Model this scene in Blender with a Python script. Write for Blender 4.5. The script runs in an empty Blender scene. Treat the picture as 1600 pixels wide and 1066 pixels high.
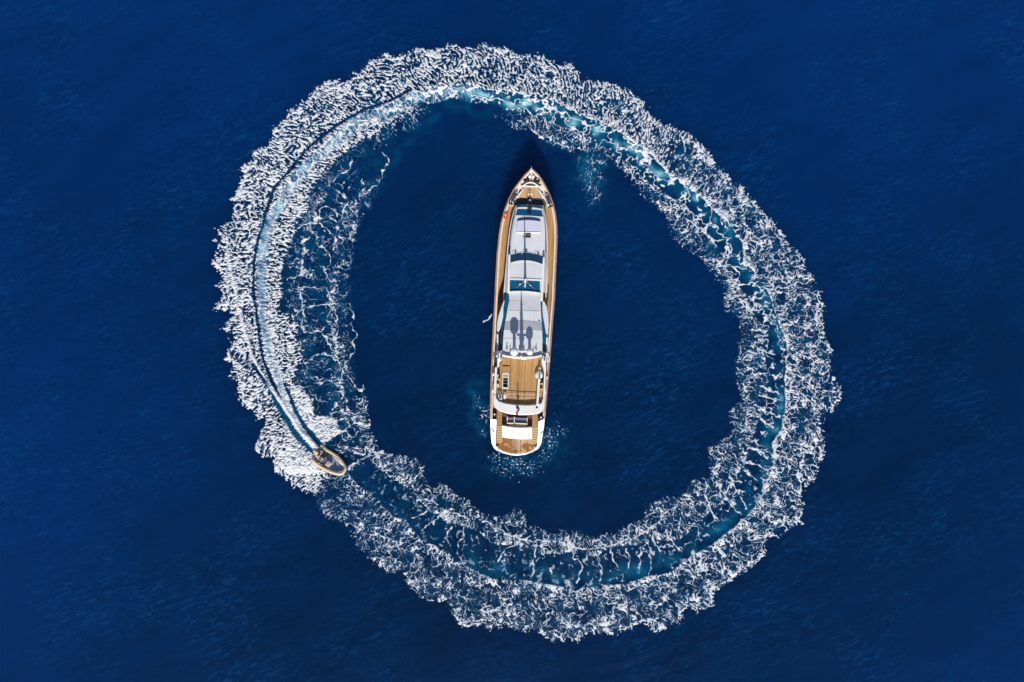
import bpy, bmesh, math, random
import numpy as np
from mathutils import Vector, Matrix

# ------------------------------------------------------------------ camera, light, exposure
S = 0.085                 # metres per photo pixel on the water
HC = 95.0                 # height of the drone
SC = bpy.context.scene
COL = SC.collection
cam_d = bpy.data.cameras.new('camera'); cam = bpy.data.objects.new('camera', cam_d); COL.objects.link(cam)
cam.location = (0, 0, HC); cam.rotation_euler = (0, 0, 0)
cam_d.sensor_width = 36; cam_d.lens = 18 / (800 * S / HC); cam_d.clip_end = 6000; cam_d.clip_start = .5
SC.camera = cam
SUN_EL, SUN_AZ = math.radians(42), math.radians(180)      # light comes from the bottom of the picture
world = bpy.data.worlds.new('World'); SC.world = world; world.use_nodes = True
wn = world.node_tree; wn.nodes.clear()
sky = wn.nodes.new('ShaderNodeTexSky'); sky.sky_type = 'NISHITA'; sky.sun_disc = False
sky.sun_elevation = SUN_EL; sky.sun_rotation = SUN_AZ; sky.altitude = 0; sky.air_density = 1.0; sky.dust_density = .4; sky.ozone_density = 1.5
bg = wn.nodes.new('ShaderNodeBackground'); bg.inputs[1].default_value = 0.09
wo = wn.nodes.new('ShaderNodeOutputWorld'); wn.links.new(sky.outputs[0], bg.inputs[0]); wn.links.new(bg.outputs[0], wo.inputs[0])
sl = bpy.data.lights.new('sun', 'SUN'); sl.energy = 4.4; sl.angle = math.radians(.53); sl.color = (1, .94, .86)
so = bpy.data.objects.new('sun', sl); COL.objects.link(so)
sdir = Vector((0.0, -math.cos(SUN_EL), math.sin(SUN_EL)))
so.rotation_euler = sdir.to_track_quat('Z', 'Y').to_euler(); so.location = (0, -60, 120)
SC.view_settings.view_transform = 'Standard'; SC.view_settings.look = 'None'
SC.view_settings.exposure = 0.0; SC.view_settings.gamma = 1; SC.view_settings.use_curve_mapping = False

# ------------------------------------------------------------------ plan to world
def wpt(px, py, z=0.0):
    """point of the plan (photo pixels) at height z, in metres"""
    k = S * (HC - z) / HC
    return Vector(((px - 800) * k, -(py - 533) * k, z))

def tag(o, label=None, cat=None, group=None, kind=None):
    if label: o['label'] = label
    if cat: o['category'] = cat
    if group: o['group'] = group
    if kind: o['kind'] = kind
    return o

# ------------------------------------------------------------------ materials
def new_mat(name):
    m = bpy.data.materials.new(name); m.use_nodes = True
    n = m.node_tree.nodes; return m, n, m.node_tree.links, n['Principled BSDF']
def N(n, t, **kw):
    o = n.new(t)
    for k, v in kw.items():
        if k in o.inputs: o.inputs[k].default_value = v
        else: setattr(o, k, v)
    return o
def ramp(n, stops):
    r = n.new('ShaderNodeValToRGB'); e = r.color_ramp.elements
    while len(e) < len(stops): e.new(.5)
    for q, (p, c) in zip(e, stops): q.position = p; q.color = (*c, 1)
    return r
def paint(name, col, rough=.35, var=.12, scale=2.5, bump=.0, metal=0, dirt=None):
    m, n, l, p = new_mat(name)
    tc = n.new('ShaderNodeTexCoord'); no = N(n, 'ShaderNodeTexNoise', Scale=scale, Detail=5)
    l.new(tc.outputs['Object'], no.inputs['Vector'])
    a = tuple(c * (1 - var) for c in (dirt or col)); b = tuple(min(1, c * (1 + var * .4)) for c in col)
    r = ramp(n, [(.32, a), (.6, b)]); l.new(no.outputs[0], r.inputs[0]); l.new(r.outputs[0], p.inputs['Base Color'])
    p.inputs['Roughness'].default_value = rough; p.inputs['Metallic'].default_value = metal
    if bump:
        b2 = N(n, 'ShaderNodeBump', Strength=bump, Distance=.02); n2 = N(n, 'ShaderNodeTexNoise', Scale=scale * 12)
        l.new(tc.outputs['Object'], n2.inputs['Vector']); l.new(n2.outputs[0], b2.inputs['Height']); l.new(b2.outputs[0], p.inputs['Normal'])
    return m
def teak(name, ca, cb, pitch=.12, wet=None):
    m, n, l, p = new_mat(name)
    tc = n.new('ShaderNodeTexCoord'); mp = N(n, 'ShaderNodeMapping'); mp.inputs['Scale'].default_value = (6, .5, 1)
    l.new(tc.outputs['Object'], mp.inputs[0])
    no = N(n, 'ShaderNodeTexNoise', Scale=1.6, Detail=6); l.new(mp.outputs[0], no.inputs['Vector'])
    r = ramp(n, [(.3, ca), (.7, cb)]); l.new(no.outputs[0], r.inputs[0])
    sp = n.new('ShaderNodeSeparateXYZ'); l.new(tc.outputs['Object'], sp.inputs[0])
    dv = N(n, 'ShaderNodeMath', operation='DIVIDE'); dv.inputs[1].default_value = pitch; l.new(sp.outputs[0], dv.inputs[0])
    fl = N(n, 'ShaderNodeMath', operation='FLOOR'); l.new(dv.outputs[0], fl.inputs[0])
    wn_ = N(n, 'ShaderNodeTexWhiteNoise', noise_dimensions='1D'); l.new(fl.outputs[0], wn_.inputs['W'])
    fr = N(n, 'ShaderNodeMath', operation='FRACT'); l.new(dv.outputs[0], fr.inputs[0])
    lt = N(n, 'ShaderNodeMath', operation='LESS_THAN'); lt.inputs[1].default_value = .10; l.new(fr.outputs[0], lt.inputs[0])
    mx = N(n, 'ShaderNodeMix', data_type='RGBA', blend_type='MULTIPLY'); mx.inputs[0].default_value = 1
    rr = ramp(n, [(0, (.72, .72, .72)), (1, (1.1, 1.1, 1.1))]); l.new(wn_.outputs[0], rr.inputs[0])
    l.new(r.outputs[0], mx.inputs[6]); l.new(rr.outputs[0], mx.inputs[7])
    m2 = N(n, 'ShaderNodeMix', data_type='RGBA'); l.new(lt.outputs[0], m2.inputs[0]); l.new(mx.outputs[2], m2.inputs[6]); m2.inputs[7].default_value = (.03, .018, .01, 1)
    out = m2.outputs[2]
    p.inputs['Roughness'].default_value = .55
    if wet:
        n3 = N(n, 'ShaderNodeTexNoise', Scale=.9, Detail=4, Distortion=.8); l.new(tc.outputs['Object'], n3.inputs['Vector'])
        r3 = ramp(n, [(.50, (0, 0, 0)), (.56, (1, 1, 1))]); l.new(n3.outputs[0], r3.inputs[0])
        m3 = N(n, 'ShaderNodeMix', data_type='RGBA'); l.new(r3.outputs[0], m3.inputs[0]); m3.inputs[6].default_value = (*wet, 1); l.new(out, m3.inputs[7])
        m4 = N(n, 'ShaderNodeMix', data_type='RGBA', blend_type='MULTIPLY'); m4.inputs[0].default_value = .8; l.new(m3.outputs[2], m4.inputs[6]); l.new(rr.outputs[0], m4.inputs[7])
        out = m4.outputs[2]
    l.new(out, p.inputs['Base Color'])
    return m
def glass(name, col, rough=.06):
    m = paint(name, col, rough, .25, 1.2); p = m.node_tree.nodes['Principled BSDF']
    p.inputs['Coat Weight'].default_value = .6; p.inputs['Coat Roughness'].default_value = .05
    return m
def water_material(name, foamy):
    m, n, l, p = new_mat(name)
    geo = n.new('ShaderNodeNewGeometry')
    # broad tone noise, placed so brighter light toward the top is painted in
    mp = N(n, 'ShaderNodeMapping', vector_type='TEXTURE'); mp.inputs['Rotation'].default_value = (0, 0, .45); mp.inputs['Scale'].default_value = (1.67, 0.62, 1); l.new(geo.outputs['Position'], mp.inputs[0])
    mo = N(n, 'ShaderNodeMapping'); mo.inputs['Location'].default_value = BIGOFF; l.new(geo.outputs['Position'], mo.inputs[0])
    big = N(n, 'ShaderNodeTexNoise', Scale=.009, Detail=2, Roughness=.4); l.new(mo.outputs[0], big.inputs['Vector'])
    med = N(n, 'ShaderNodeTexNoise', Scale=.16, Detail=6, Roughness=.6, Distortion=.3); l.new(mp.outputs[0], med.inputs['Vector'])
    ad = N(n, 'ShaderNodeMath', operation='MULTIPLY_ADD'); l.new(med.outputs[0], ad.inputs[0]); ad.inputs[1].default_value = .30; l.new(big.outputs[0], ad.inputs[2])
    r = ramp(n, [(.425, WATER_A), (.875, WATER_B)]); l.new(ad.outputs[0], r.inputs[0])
    mps = N(n, 'ShaderNodeMapping', vector_type='TEXTURE'); mps.inputs['Rotation'].default_value = (0, 0, .42); mps.inputs['Scale'].default_value = (2.00, 0.59, 1); l.new(geo.outputs['Position'], mps.inputs[0])
    st = N(n, 'ShaderNodeTexNoise', Scale=1.3, Detail=8, Roughness=.72, Distortion=.8); l.new(mps.outputs[0], st.inputs['Vector'])
    pa = N(n, 'ShaderNodeTexNoise', Scale=.07, Detail=3); l.new(geo.outputs['Position'], pa.inputs['Vector'])
    sr = ramp(n, [(.50, (0, 0, 0)), (.74, (1, 1, 1))]); l.new(st.outputs[0], sr.inputs[0])
    pr_ = ramp(n, [(.42, (.08, .08, .08)), (.68, (1, 1, 1))]); l.new(pa.outputs[0], pr_.inputs[0])
    sp_ = N(n, 'ShaderNodeMath', operation='MULTIPLY'); l.new(sr.outputs[0], sp_.inputs[0]); l.new(pr_.outputs[0], sp_.inputs[1])
    wm = N(n, 'ShaderNodeMix', data_type='RGBA'); l.new(sp_.outputs[0], wm.inputs[0]); l.new(r.outputs[0], wm.inputs[6]); wm.inputs[7].default_value = (.003, .060, .21, 1)  # lighter streaks: wavelet highlights painted into the base colour
    # wavelets as relief
    mpb = N(n, 'ShaderNodeMapping', vector_type='TEXTURE'); mpb.inputs['Rotation'].default_value = (0, 0, .35); mpb.inputs['Scale'].default_value = (2.22, 0.67, 1); l.new(geo.outputs['Position'], mpb.inputs[0])
    wv = N(n, 'ShaderNodeTexNoise', Scale=.55, Detail=9, Roughness=.62, Distortion=.4); l.new(mpb.outputs[0], wv.inputs['Vector'])
    w3 = N(n, 'ShaderNodeTexNoise', Scale=.09, Detail=2, Roughness=.5); l.new(mp.outputs[0], w3.inputs['Vector'])
    a2 = N(n, 'ShaderNodeMath', operation='MULTIPLY_ADD'); l.new(w3.outputs[0], a2.inputs[0]); a2.inputs[1].default_value = 2.4; l.new(wv.outputs[0], a2.inputs[2])
    # faint swells spreading from the loop
    vd = N(n, 'ShaderNodeVectorMath', operation='DISTANCE'); vd.inputs[1].default_value = (2.55, -.2, 0); l.new(geo.outputs['Position'], vd.inputs[0])
    wq = N(n, 'ShaderNodeMath', operation='MULTIPLY_ADD'); l.new(vd.outputs['Value'], wq.inputs[0]); wq.inputs[1].default_value = 2.6; l.new(w3.outputs[0], wq.inputs[2])
    sn = N(n, 'ShaderNodeMath', operation='SINE'); l.new(wq.outputs[0], sn.inputs[0])
    km = N(n, 'ShaderNodeTexNoise', Scale=.06, Detail=2); l.new(geo.outputs['Position'], km.inputs['Vector'])
    kr = N(n, 'ShaderNodeMapRange', interpolation_type='SMOOTHSTEP'); l.new(km.outputs[0], kr.inputs[0]); kr.inputs[1].default_value = .5; kr.inputs[2].default_value = .68; kr.inputs[4].default_value = .55
    fo = N(n, 'ShaderNodeMapRange', interpolation_type='SMOOTHSTEP'); l.new(vd.outputs['Value'], fo.inputs[0]); fo.inputs[1].default_value = 58; fo.inputs[2].default_value = 44
    k1 = N(n, 'ShaderNodeMath', operation='MULTIPLY'); l.new(kr.outputs[0], k1.inputs[0]); l.new(fo.outputs[0], k1.inputs[1])
    k2 = N(n, 'ShaderNodeMath', operation='MULTIPLY_ADD'); l.new(sn.outputs[0], k2.inputs[0]); l.new(k1.outputs[0], k2.inputs[1]); l.new(a2.outputs[0], k2.inputs[2])
    bp = N(n, 'ShaderNodeBump', Strength=1.0, Distance=BUMP); l.new(k2.outputs[0], bp.inputs['Height'])
    p.inputs['IOR'].default_value = 1.33; p.inputs['Roughness'].default_value = .06
    p.inputs['Specular IOR Level'].default_value = .5
    l.new(bp.outputs[0], p.inputs['Normal'])
    p.inputs['Subsurface Weight'].default_value = 0.0 if foamy else 1.0; p.inputs['Subsurface Radius'].default_value = (1.0, 1.0, 1.0); p.inputs['Subsurface Scale'].default_value = SSS
    p.subsurface_method = 'BURLEY'
    if not foamy:
        l.new(wm.outputs[2], p.inputs['Base Color']); return m
    fa = N(n, 'ShaderNodeAttribute', attribute_name='foam'); ta = N(n, 'ShaderNodeAttribute', attribute_name='bubbles')
    tr = ramp(n, [(0, (0, 0, 0)), (.35, (.25, .25, .25)), (1, (1, 1, 1))]); l.new(ta.outputs['Fac'], tr.inputs[0])
    tcol = ramp(n, [(0, (.0, .07, .20)), (.5, (.003, .17, .33)), (1, (.28, .66, .68))]); l.new(ta.outputs['Fac'], tcol.inputs[0])
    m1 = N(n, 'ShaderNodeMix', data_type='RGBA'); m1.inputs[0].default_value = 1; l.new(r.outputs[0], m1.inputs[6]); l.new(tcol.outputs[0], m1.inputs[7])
    # thin froth round the thick foam
    fn = N(n, 'ShaderNodeTexNoise', Scale=6.5, Detail=4, Roughness=.65); l.new(geo.outputs['Position'], fn.inputs['Vector'])
    fm = N(n, 'ShaderNodeMath', operation='MULTIPLY_ADD'); l.new(fn.outputs[0], fm.inputs[0]); fm.inputs[1].default_value = .5 
    fs = N(n, 'ShaderNodeMath', operation='SUBTRACT'); l.new(fa.outputs['Fac'], fs.inputs[0]); fs.inputs[1].default_value = .25; l.new(fs.outputs[0], fm.inputs[2])
    thin = N(n, 'ShaderNodeMapRange', interpolation_type='SMOOTHSTEP'); l.new(fm.outputs[0], thin.inputs[0]); thin.inputs[1].default_value = -.06; thin.inputs[2].default_value = .6; thin.inputs[4].default_value = .58
    gate = N(n, 'ShaderNodeMath', operation='GREATER_THAN'); l.new(fa.outputs['Fac'], gate.inputs[0]); gate.inputs[1].default_value = .01
    tg = N(n, 'ShaderNodeMath', operation='MULTIPLY'); l.new(thin.outputs[0], tg.inputs[0]); l.new(gate.outputs[0], tg.inputs[1])
    m2 = N(n, 'ShaderNodeMix', data_type='RGBA'); l.new(tg.outputs[0], m2.inputs[0]); l.new(m1.outputs[2], m2.inputs[6]); m2.inputs[7].default_value = (.012, .18, .40, 1)
    thick = N(n, 'ShaderNodeMapRange', interpolation_type='SMOOTHSTEP'); l.new(fm.outputs[0], thick.inputs[0]); thick.inputs[1].default_value = FT0; thick.inputs[2].default_value = FT1
    fcn = N(n, 'ShaderNodeTexNoise', Scale=2.2, Detail=6, Roughness=.7); l.new(geo.outputs['Position'], fcn.inputs['Vector'])
    fcr = ramp(n, [(.3, (.50, .55, .64)), (.62, (.84, .83, .83))]); l.new(fcn.outputs[0], fcr.inputs[0])
    m3 = N(n, 'ShaderNodeMix', data_type='RGBA'); l.new(thick.outputs[0], m3.inputs[0]); l.new(m2.outputs[2], m3.inputs[6]); l.new(fcr.outputs[0], m3.inputs[7])
    l.new(m3.outputs[2], p.inputs['Base Color'])
    rg = N(n, 'ShaderNodeMapRange'); l.new(thick.outputs[0], rg.inputs[0]); rg.inputs[3].default_value = .09; rg.inputs[4].default_value = .9
    l.new(rg.outputs[0], p.inputs['Roughness'])
    # where there is neither foam nor bubbles the sheet is clear and the sea shows through
    def inv(sock):
        q = N(n, 'ShaderNodeMath', operation='SUBTRACT'); q.inputs[0].default_value = 1; l.new(sock, q.inputs[1]); return q.outputs[0]
    def mul(a, b):
        q = N(n, 'ShaderNodeMath', operation='MULTIPLY'); l.new(a, q.inputs[0]); l.new(b, q.inputs[1]); return q.outputs[0]
    al = inv(mul(mul(inv(thick.outputs[0]), inv(tg.outputs[0])), inv(ta.outputs['Fac'])))
    l.new(al, p.inputs['Alpha'])
    b2 = N(n, 'ShaderNodeBump', Strength=.8, Distance=.10); l.new(fm.outputs[0], b2.inputs['Height']); l.new(bp.outputs[0], b2.inputs['Normal'])
    mb = N(n, 'ShaderNodeMix', data_type='VECTOR'); l.new(gate.outputs[0], mb.inputs[0]); l.new(bp.outputs[0], mb.inputs[4]); l.new(b2.outputs[0], mb.inputs[5])
    l.new(mb.outputs[1], p.inputs['Normal'])
    return m
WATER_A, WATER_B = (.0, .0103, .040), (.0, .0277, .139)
BIGOFF = (1211.0, 637.0, 0)  # offset that puts the brighter upper light into the sea colour
BUMP = .07
SSS = 6.0
FT0, FT1 = .16, .80

# ------------------------------------------------------------------ noise and foam field
# ---------- numpy noise ----------
_rs = np.random.RandomState(7)
_perm = _rs.permutation(512).astype(np.int32); _perm = np.concatenate([_perm, _perm])
_ga = _rs.rand(512) * 2 * np.pi
_gx, _gy = np.cos(_ga).astype(np.float32), np.sin(_ga).astype(np.float32)
_jx, _jy = _rs.rand(512).astype(np.float32), _rs.rand(512).astype(np.float32)
def _h(i, j, s=0):
    return _perm[(_perm[(i + s * 57) & 511] + j) & 511]
def perlin(x, y, s=0):
    xi = np.floor(x).astype(np.int32); yi = np.floor(y).astype(np.int32)
    fx = (x - xi).astype(np.float32); fy = (y - yi).astype(np.float32)
    u = fx * fx * fx * (fx * (fx * 6 - 15) + 10); v = fy * fy * fy * (fy * (fy * 6 - 15) + 10)
    def g(a, b):
        h = _h(xi + a, yi + b, s)
        return _gx[h] * (fx - a) + _gy[h] * (fy - b)
    n0 = g(0, 0) * (1 - u) + g(1, 0) * u
    n1 = g(0, 1) * (1 - u) + g(1, 1) * u
    return (n0 * (1 - v) + n1 * v) * 1.5
def fbm(x, y, o=3, s=0):
    t = 0; a = 1; k = 0
    for i in range(o):
        t = t + a * perlin(x * 2 ** i, y * 2 ** i, s + i); k += a; a *= .5
    return t / k
def voro(x, y, s=0):
    xi = np.floor(x).astype(np.int32); yi = np.floor(y).astype(np.int32)
    f1 = np.full(x.shape, 9., np.float32); f2 = f1.copy()
    for a in (-1, 0, 1):
        for b in (-1, 0, 1):
            h = _h(xi + a, yi + b, s)
            d = np.hypot(xi + a + _jx[h] - x, yi + b + _jy[h] - y).astype(np.float32)
            f2 = np.minimum(f2, np.maximum(f1, d)); f1 = np.minimum(f1, d)
    return f1, f2
def sm(a, b, x):
    t = np.clip((x - a) / (b - a), 0, 1); return t * t * (3 - 2 * t)
def rank(v):
    o = np.argsort(v, kind='stable'); r = np.empty(len(v), np.float32); r[o] = np.linspace(0, 1, len(v)); return r
# ---------- curves ----------
def P(s):
    return np.array([float(t) for t in s.replace(';', ' ').replace(',', ' ').split()]).reshape(-1, 2)
def catmull(p, n=5, closed=False):
    p = np.asarray(p, float); out = []
    N = len(p)
    for i in range(N if closed else N - 1):
        g = (lambda k: p[k % N]) if closed else (lambda k: p[min(max(k, 0), N - 1)])
        a, b, c, d = g(i - 1), g(i), g(i + 1), g(i + 2)
        for t in np.arange(n) / n:
            out.append(.5 * (2 * b + (c - a) * t + (2 * a - 5 * b + 4 * c - d) * t * t + (3 * b - a - 3 * c + d) * t ** 3))
    if not closed: out.append(p[-1])
    return np.array(out)
def pdist(x, y, p, closed=False):
    """distance, arclength parameter and side (+ left of travel, y down) to a polyline"""
    q = np.vstack([p, p[:1]]) if closed else p
    best = np.full(x.shape, 1e9, np.float32); tt = np.zeros_like(best); side = np.zeros_like(best)
    L = 0.
    for a, b in zip(q[:-1], q[1:]):
        dx, dy = b - a; l2 = dx * dx + dy * dy
        if l2 < 1e-9: continue
        l = l2 ** .5
        px = x - a[0]; py = y - a[1]
        t = np.clip((px * dx + py * dy) / l2, 0, 1)
        d = np.hypot(px - t * dx, py - t * dy)
        m = d < best
        best = np.where(m, d, best); tt = np.where(m, L + t * l, tt)
        side = np.where(m, np.sign(px * dy - py * dx), side)
        L += l
    return best, tt, side, L
def inside(x, y, p):
    c = np.zeros(x.shape, bool); n = len(p)
    for i in range(n):
        x0, y0 = p[i]; x1, y1 = p[(i + 1) % n]
        if y0 == y1: continue
        m = ((y0 > y) != (y1 > y)) & (x < (x1 - x0) * (y - y0) / (y1 - y0) + x0)
        c ^= m
    return c
def sdf(x, y, p):
    d, _, _, _ = pdist(x, y, p, True)
    return np.where(inside(x, y, p), d, -d)
OUT = P("""362,320 362,303 374,283 381,274 375,265 381,258 396,248 392,234 411,230 426,208 424,201 439,188 452,172 472,156 482,149
488,137 507,129 528,121 539,126 548,123 562,107 589,91 600,80 614,88 632,82 647,73 665,75 682,77 700,69 720,72 730,74 751,66 771,68
786,72 809,85 824,82 852,88 875,99 893,99 903,113 909,126 923,123 946,127 969,135 989,144 1007,156 1010,172 1029,187 1039,194 1062,201
1083,212 1095,225 1107,236 1126,262 1146,284 1165,296 1178,313 1200,338 1216,354 1233,379 1252,396 1259,417 1271,429 1275,449 1285,455
1290,477 1288,500 1290,523 1302,548 1297,568 1300,588 1314,603 1315,612 1309,635 1287,651 1284,671 1289,691 1290,709 1279,732 1274,749
1256,762 1251,782 1255,803 1252,818 1223,836 1197,843 1198,858 1193,870 1176,888 1150,902 1135,912 1117,927 1115,948 1100,956 1070,953
1067,968 1041,983 1024,988 1011,975 991,978 965,993 945,991 912,993 905,1006 887,1000 864,1006 846,993 834,983 811,988 788,979 763,986
750,978 728,982 713,972 703,961 698,941 665,938 648,925 632,910 625,893 605,895 577,875 561,855 549,842 550,827 534,814 506,811 498,801
489,773 460,761 440,744 431,738 429,713 407,713 399,700 411,672 414,652 401,657 391,644 371,624 371,609 373,594 358,591 362,568 347,562
359,541 363,523 339,515 366,492 335,482 338,475 350,462 336,449 348,431 331,416 333,401 342,391 331,378 345,371 338,358 363,345 364,325""")
INN = P("""700,182 725,180 751,189 773,184 809,202 832,206 857,225 890,237 933,237 953,250 974,270 994,291 1009,313 1038,333 1046,363
1061,386 1094,404 1117,434 1129,452 1132,482 1155,503 1157,528 1150,551 1146,575 1150,600 1157,623 1140,643 1142,671 1124,689 1103,701
1107,732 1104,749 1081,749 1064,775 1041,775 1013,788 1001,813 968,826 927,839 902,826 882,829 859,834 829,818 821,801 806,796 783,808
763,803 746,799 731,779 713,773 698,757 665,756 665,733 648,713 612,710 592,700 578,665 576,632 568,599 556,575 558,523 548,498 557,467
543,427 548,381 563,356 573,325 594,300 602,278 619,268 634,240 654,222 675,212 685,192""")
CR = catmull(P("""494,700 478,681 462,661 451,638 441,612 431,584 423,551 416,520 411,498 408,465 408,432 411,401 416,366 428,335 444,310
457,288 477,263 505,237 528,220 550,199 576,186 606,175 639,158 662,152 690,146 720,144 750,148 780,154 800,158 825,163 855,169 878,180
898,191 925,202 955,217 996,246 1018,268 1042,286 1066,302 1090,322 1108,343 1126,362 1142,384 1150,408 1161,428 1176,449 1189,475
1201,498 1208,518 1212,545 1213,575 1213,608 1213,632 1204,661 1190,691 1188,719 1172,752 1160,777 1143,800 1110,826 1080,850 1040,868
990,878 930,892 870,890 815,881 763,873 716,845 678,828 640,796 602,765 566,736 545,722"""), 4)
LANE = catmull(P("552,735 530,700 512,660 506,610 501,560 497,520 496,480 495,440 498,400 506,360 520,325 540,295 566,268 600,243 640,222"), 4)
DARK = catmull(P("640,140 624,150 585,165 548,182 518,202 485,227 452,268 429,293 414,338 401,384 396,427 397,465 402,503 407,541 414,568 426,596 440,628 452,650 466,672"), 3)
WLINE = catmull(P("364,345 357,376 355,401 362,427 368,457 374,487 386,528 393,553 409,584 429,614 447,639 464,667 478,682 493,698"), 3)
GAP2 = catmull(P("386,556 402,580 421,606 434,632 448,656 462,678 480,697 489,706"), 3)
GAP3 = catmull(P("440,592 452,616 462,640 474,662 488,680 500,694 508,704"), 3)
BOWSPRAY = P("487,712 470,696 455,678 440,656 425,640 408,640 414,652 411,672 399,700 407,713 429,713 431,738 462,743 490,741 510,738 505,728")
RSPRAY = P("452,605 462,640 476,662 494,684 500,692 514,690 533,676 524,652 505,648 492,650 490,629 476,611 462,600")
DENSE = P("494,700 470,672 452,640 440,600 425,551 414,498 410,440 417,360 444,308 480,258 528,216 580,184 640,158 645,170 600,195 560,222 520,252 495,280 482,296 484,322 464,340 457,368 444,401 439,427 437,462 430,490 446,492 462,500 466,512 460,524 471,543 469,562 462,576 458,606 462,640 478,668")
STRANDS = [catmull(P(t), 3) for t in """482,351 497,341 500,328 510,322 520,328 533,341 528,353 523,384|462,361 477,351 495,348 515,361 523,373 521,389
|535,300 544,315 538,323 534,343|495,379 513,394 518,406 513,419|485,366 482,373 472,381 477,391 472,401 464,405|447,437 464,432 477,422 492,424
|505,424 513,434 520,439|464,452 475,447 495,451 507,448 515,460 515,475 525,487 526,503 528,518 523,536 530,551|464,498 472,479 487,479 502,476 513,475 523,472
|472,500 475,518 495,517 507,513|502,520 513,533 520,546 530,553|488,558 497,553 513,553 523,561 530,568|547,477 551,493 549,508 558,523 551,533 553,548 540,566
|472,589 492,590 513,594 528,600 535,609 540,627 545,642 558,649 573,666|530,599 535,584 530,568|538,568 543,581 553,601 566,611 568,601|515,649 530,642 545,644
|518,652 530,656 545,649|530,675 543,670 553,660 573,666|533,698 548,700 568,700 589,708 604,708|545,733 553,725 573,715 589,710|540,735 545,746 545,756
|598,236 607,253 599,265 596,278 586,291 568,303|525,296 538,306 545,316|520,283 530,273 545,265 550,248|566,278 568,293 563,308
|737,880 721,875 715,862 715,849 724,837 726,824 734,819|683,811 691,801 708,801 729,809|660,829 668,822 683,811|779,877 787,862 800,852 815,844 830,837
|787,887 787,875 789,865|703,852 698,844 698,834 706,824|648,789 653,781 673,781 686,789|643,809 660,804 670,791|834,899 834,877 835,859|860,899 860,887
|901,912 908,892 908,877 894,872 896,861 882,851|937,907 939,892 936,877 937,861|965,887 960,874 953,859|982,889 983,874 978,856|998,894 1000,872 1001,854
|1015,897 1017,872 1012,846|1064,861 1054,849 1044,839 1041,829|1065,841 1062,823 1064,808|1034,861 1024,849 1019,839|1148,788 1130,770 1125,755
|1122,813 1109,793 1102,772 1104,755|1157,805 1142,787 1132,775 1122,757|1167,795 1157,777 1142,749 1140,737|1183,752 1167,737 1157,727|1193,732 1178,724 1157,719
|1198,717 1188,704 1170,701|1200,699 1183,694 1167,684|1208,668 1188,653 1178,638|1226,653 1205,646 1180,633|1223,628 1205,623 1183,615|1221,615 1198,608 1188,603
|1210,552 1190,548 1175,536|1200,525 1178,524|1198,518 1175,515|1200,477 1178,485 1157,467|1193,465 1162,467|1175,442 1155,444 1132,437
|1165,419 1127,414 1132,404 1147,401 1155,399|1142,373 1114,376 1099,363 1081,348 1069,340|1081,346 1097,335 1112,328|1122,353 1107,351 1102,361|1076,300 1056,313 1041,305
|748,811 775,822 800,838 829,845 870,846 900,856 930,858 965,848 1000,835 1030,815|1030,815 1040,800 1060,790""".split('|')]
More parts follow.
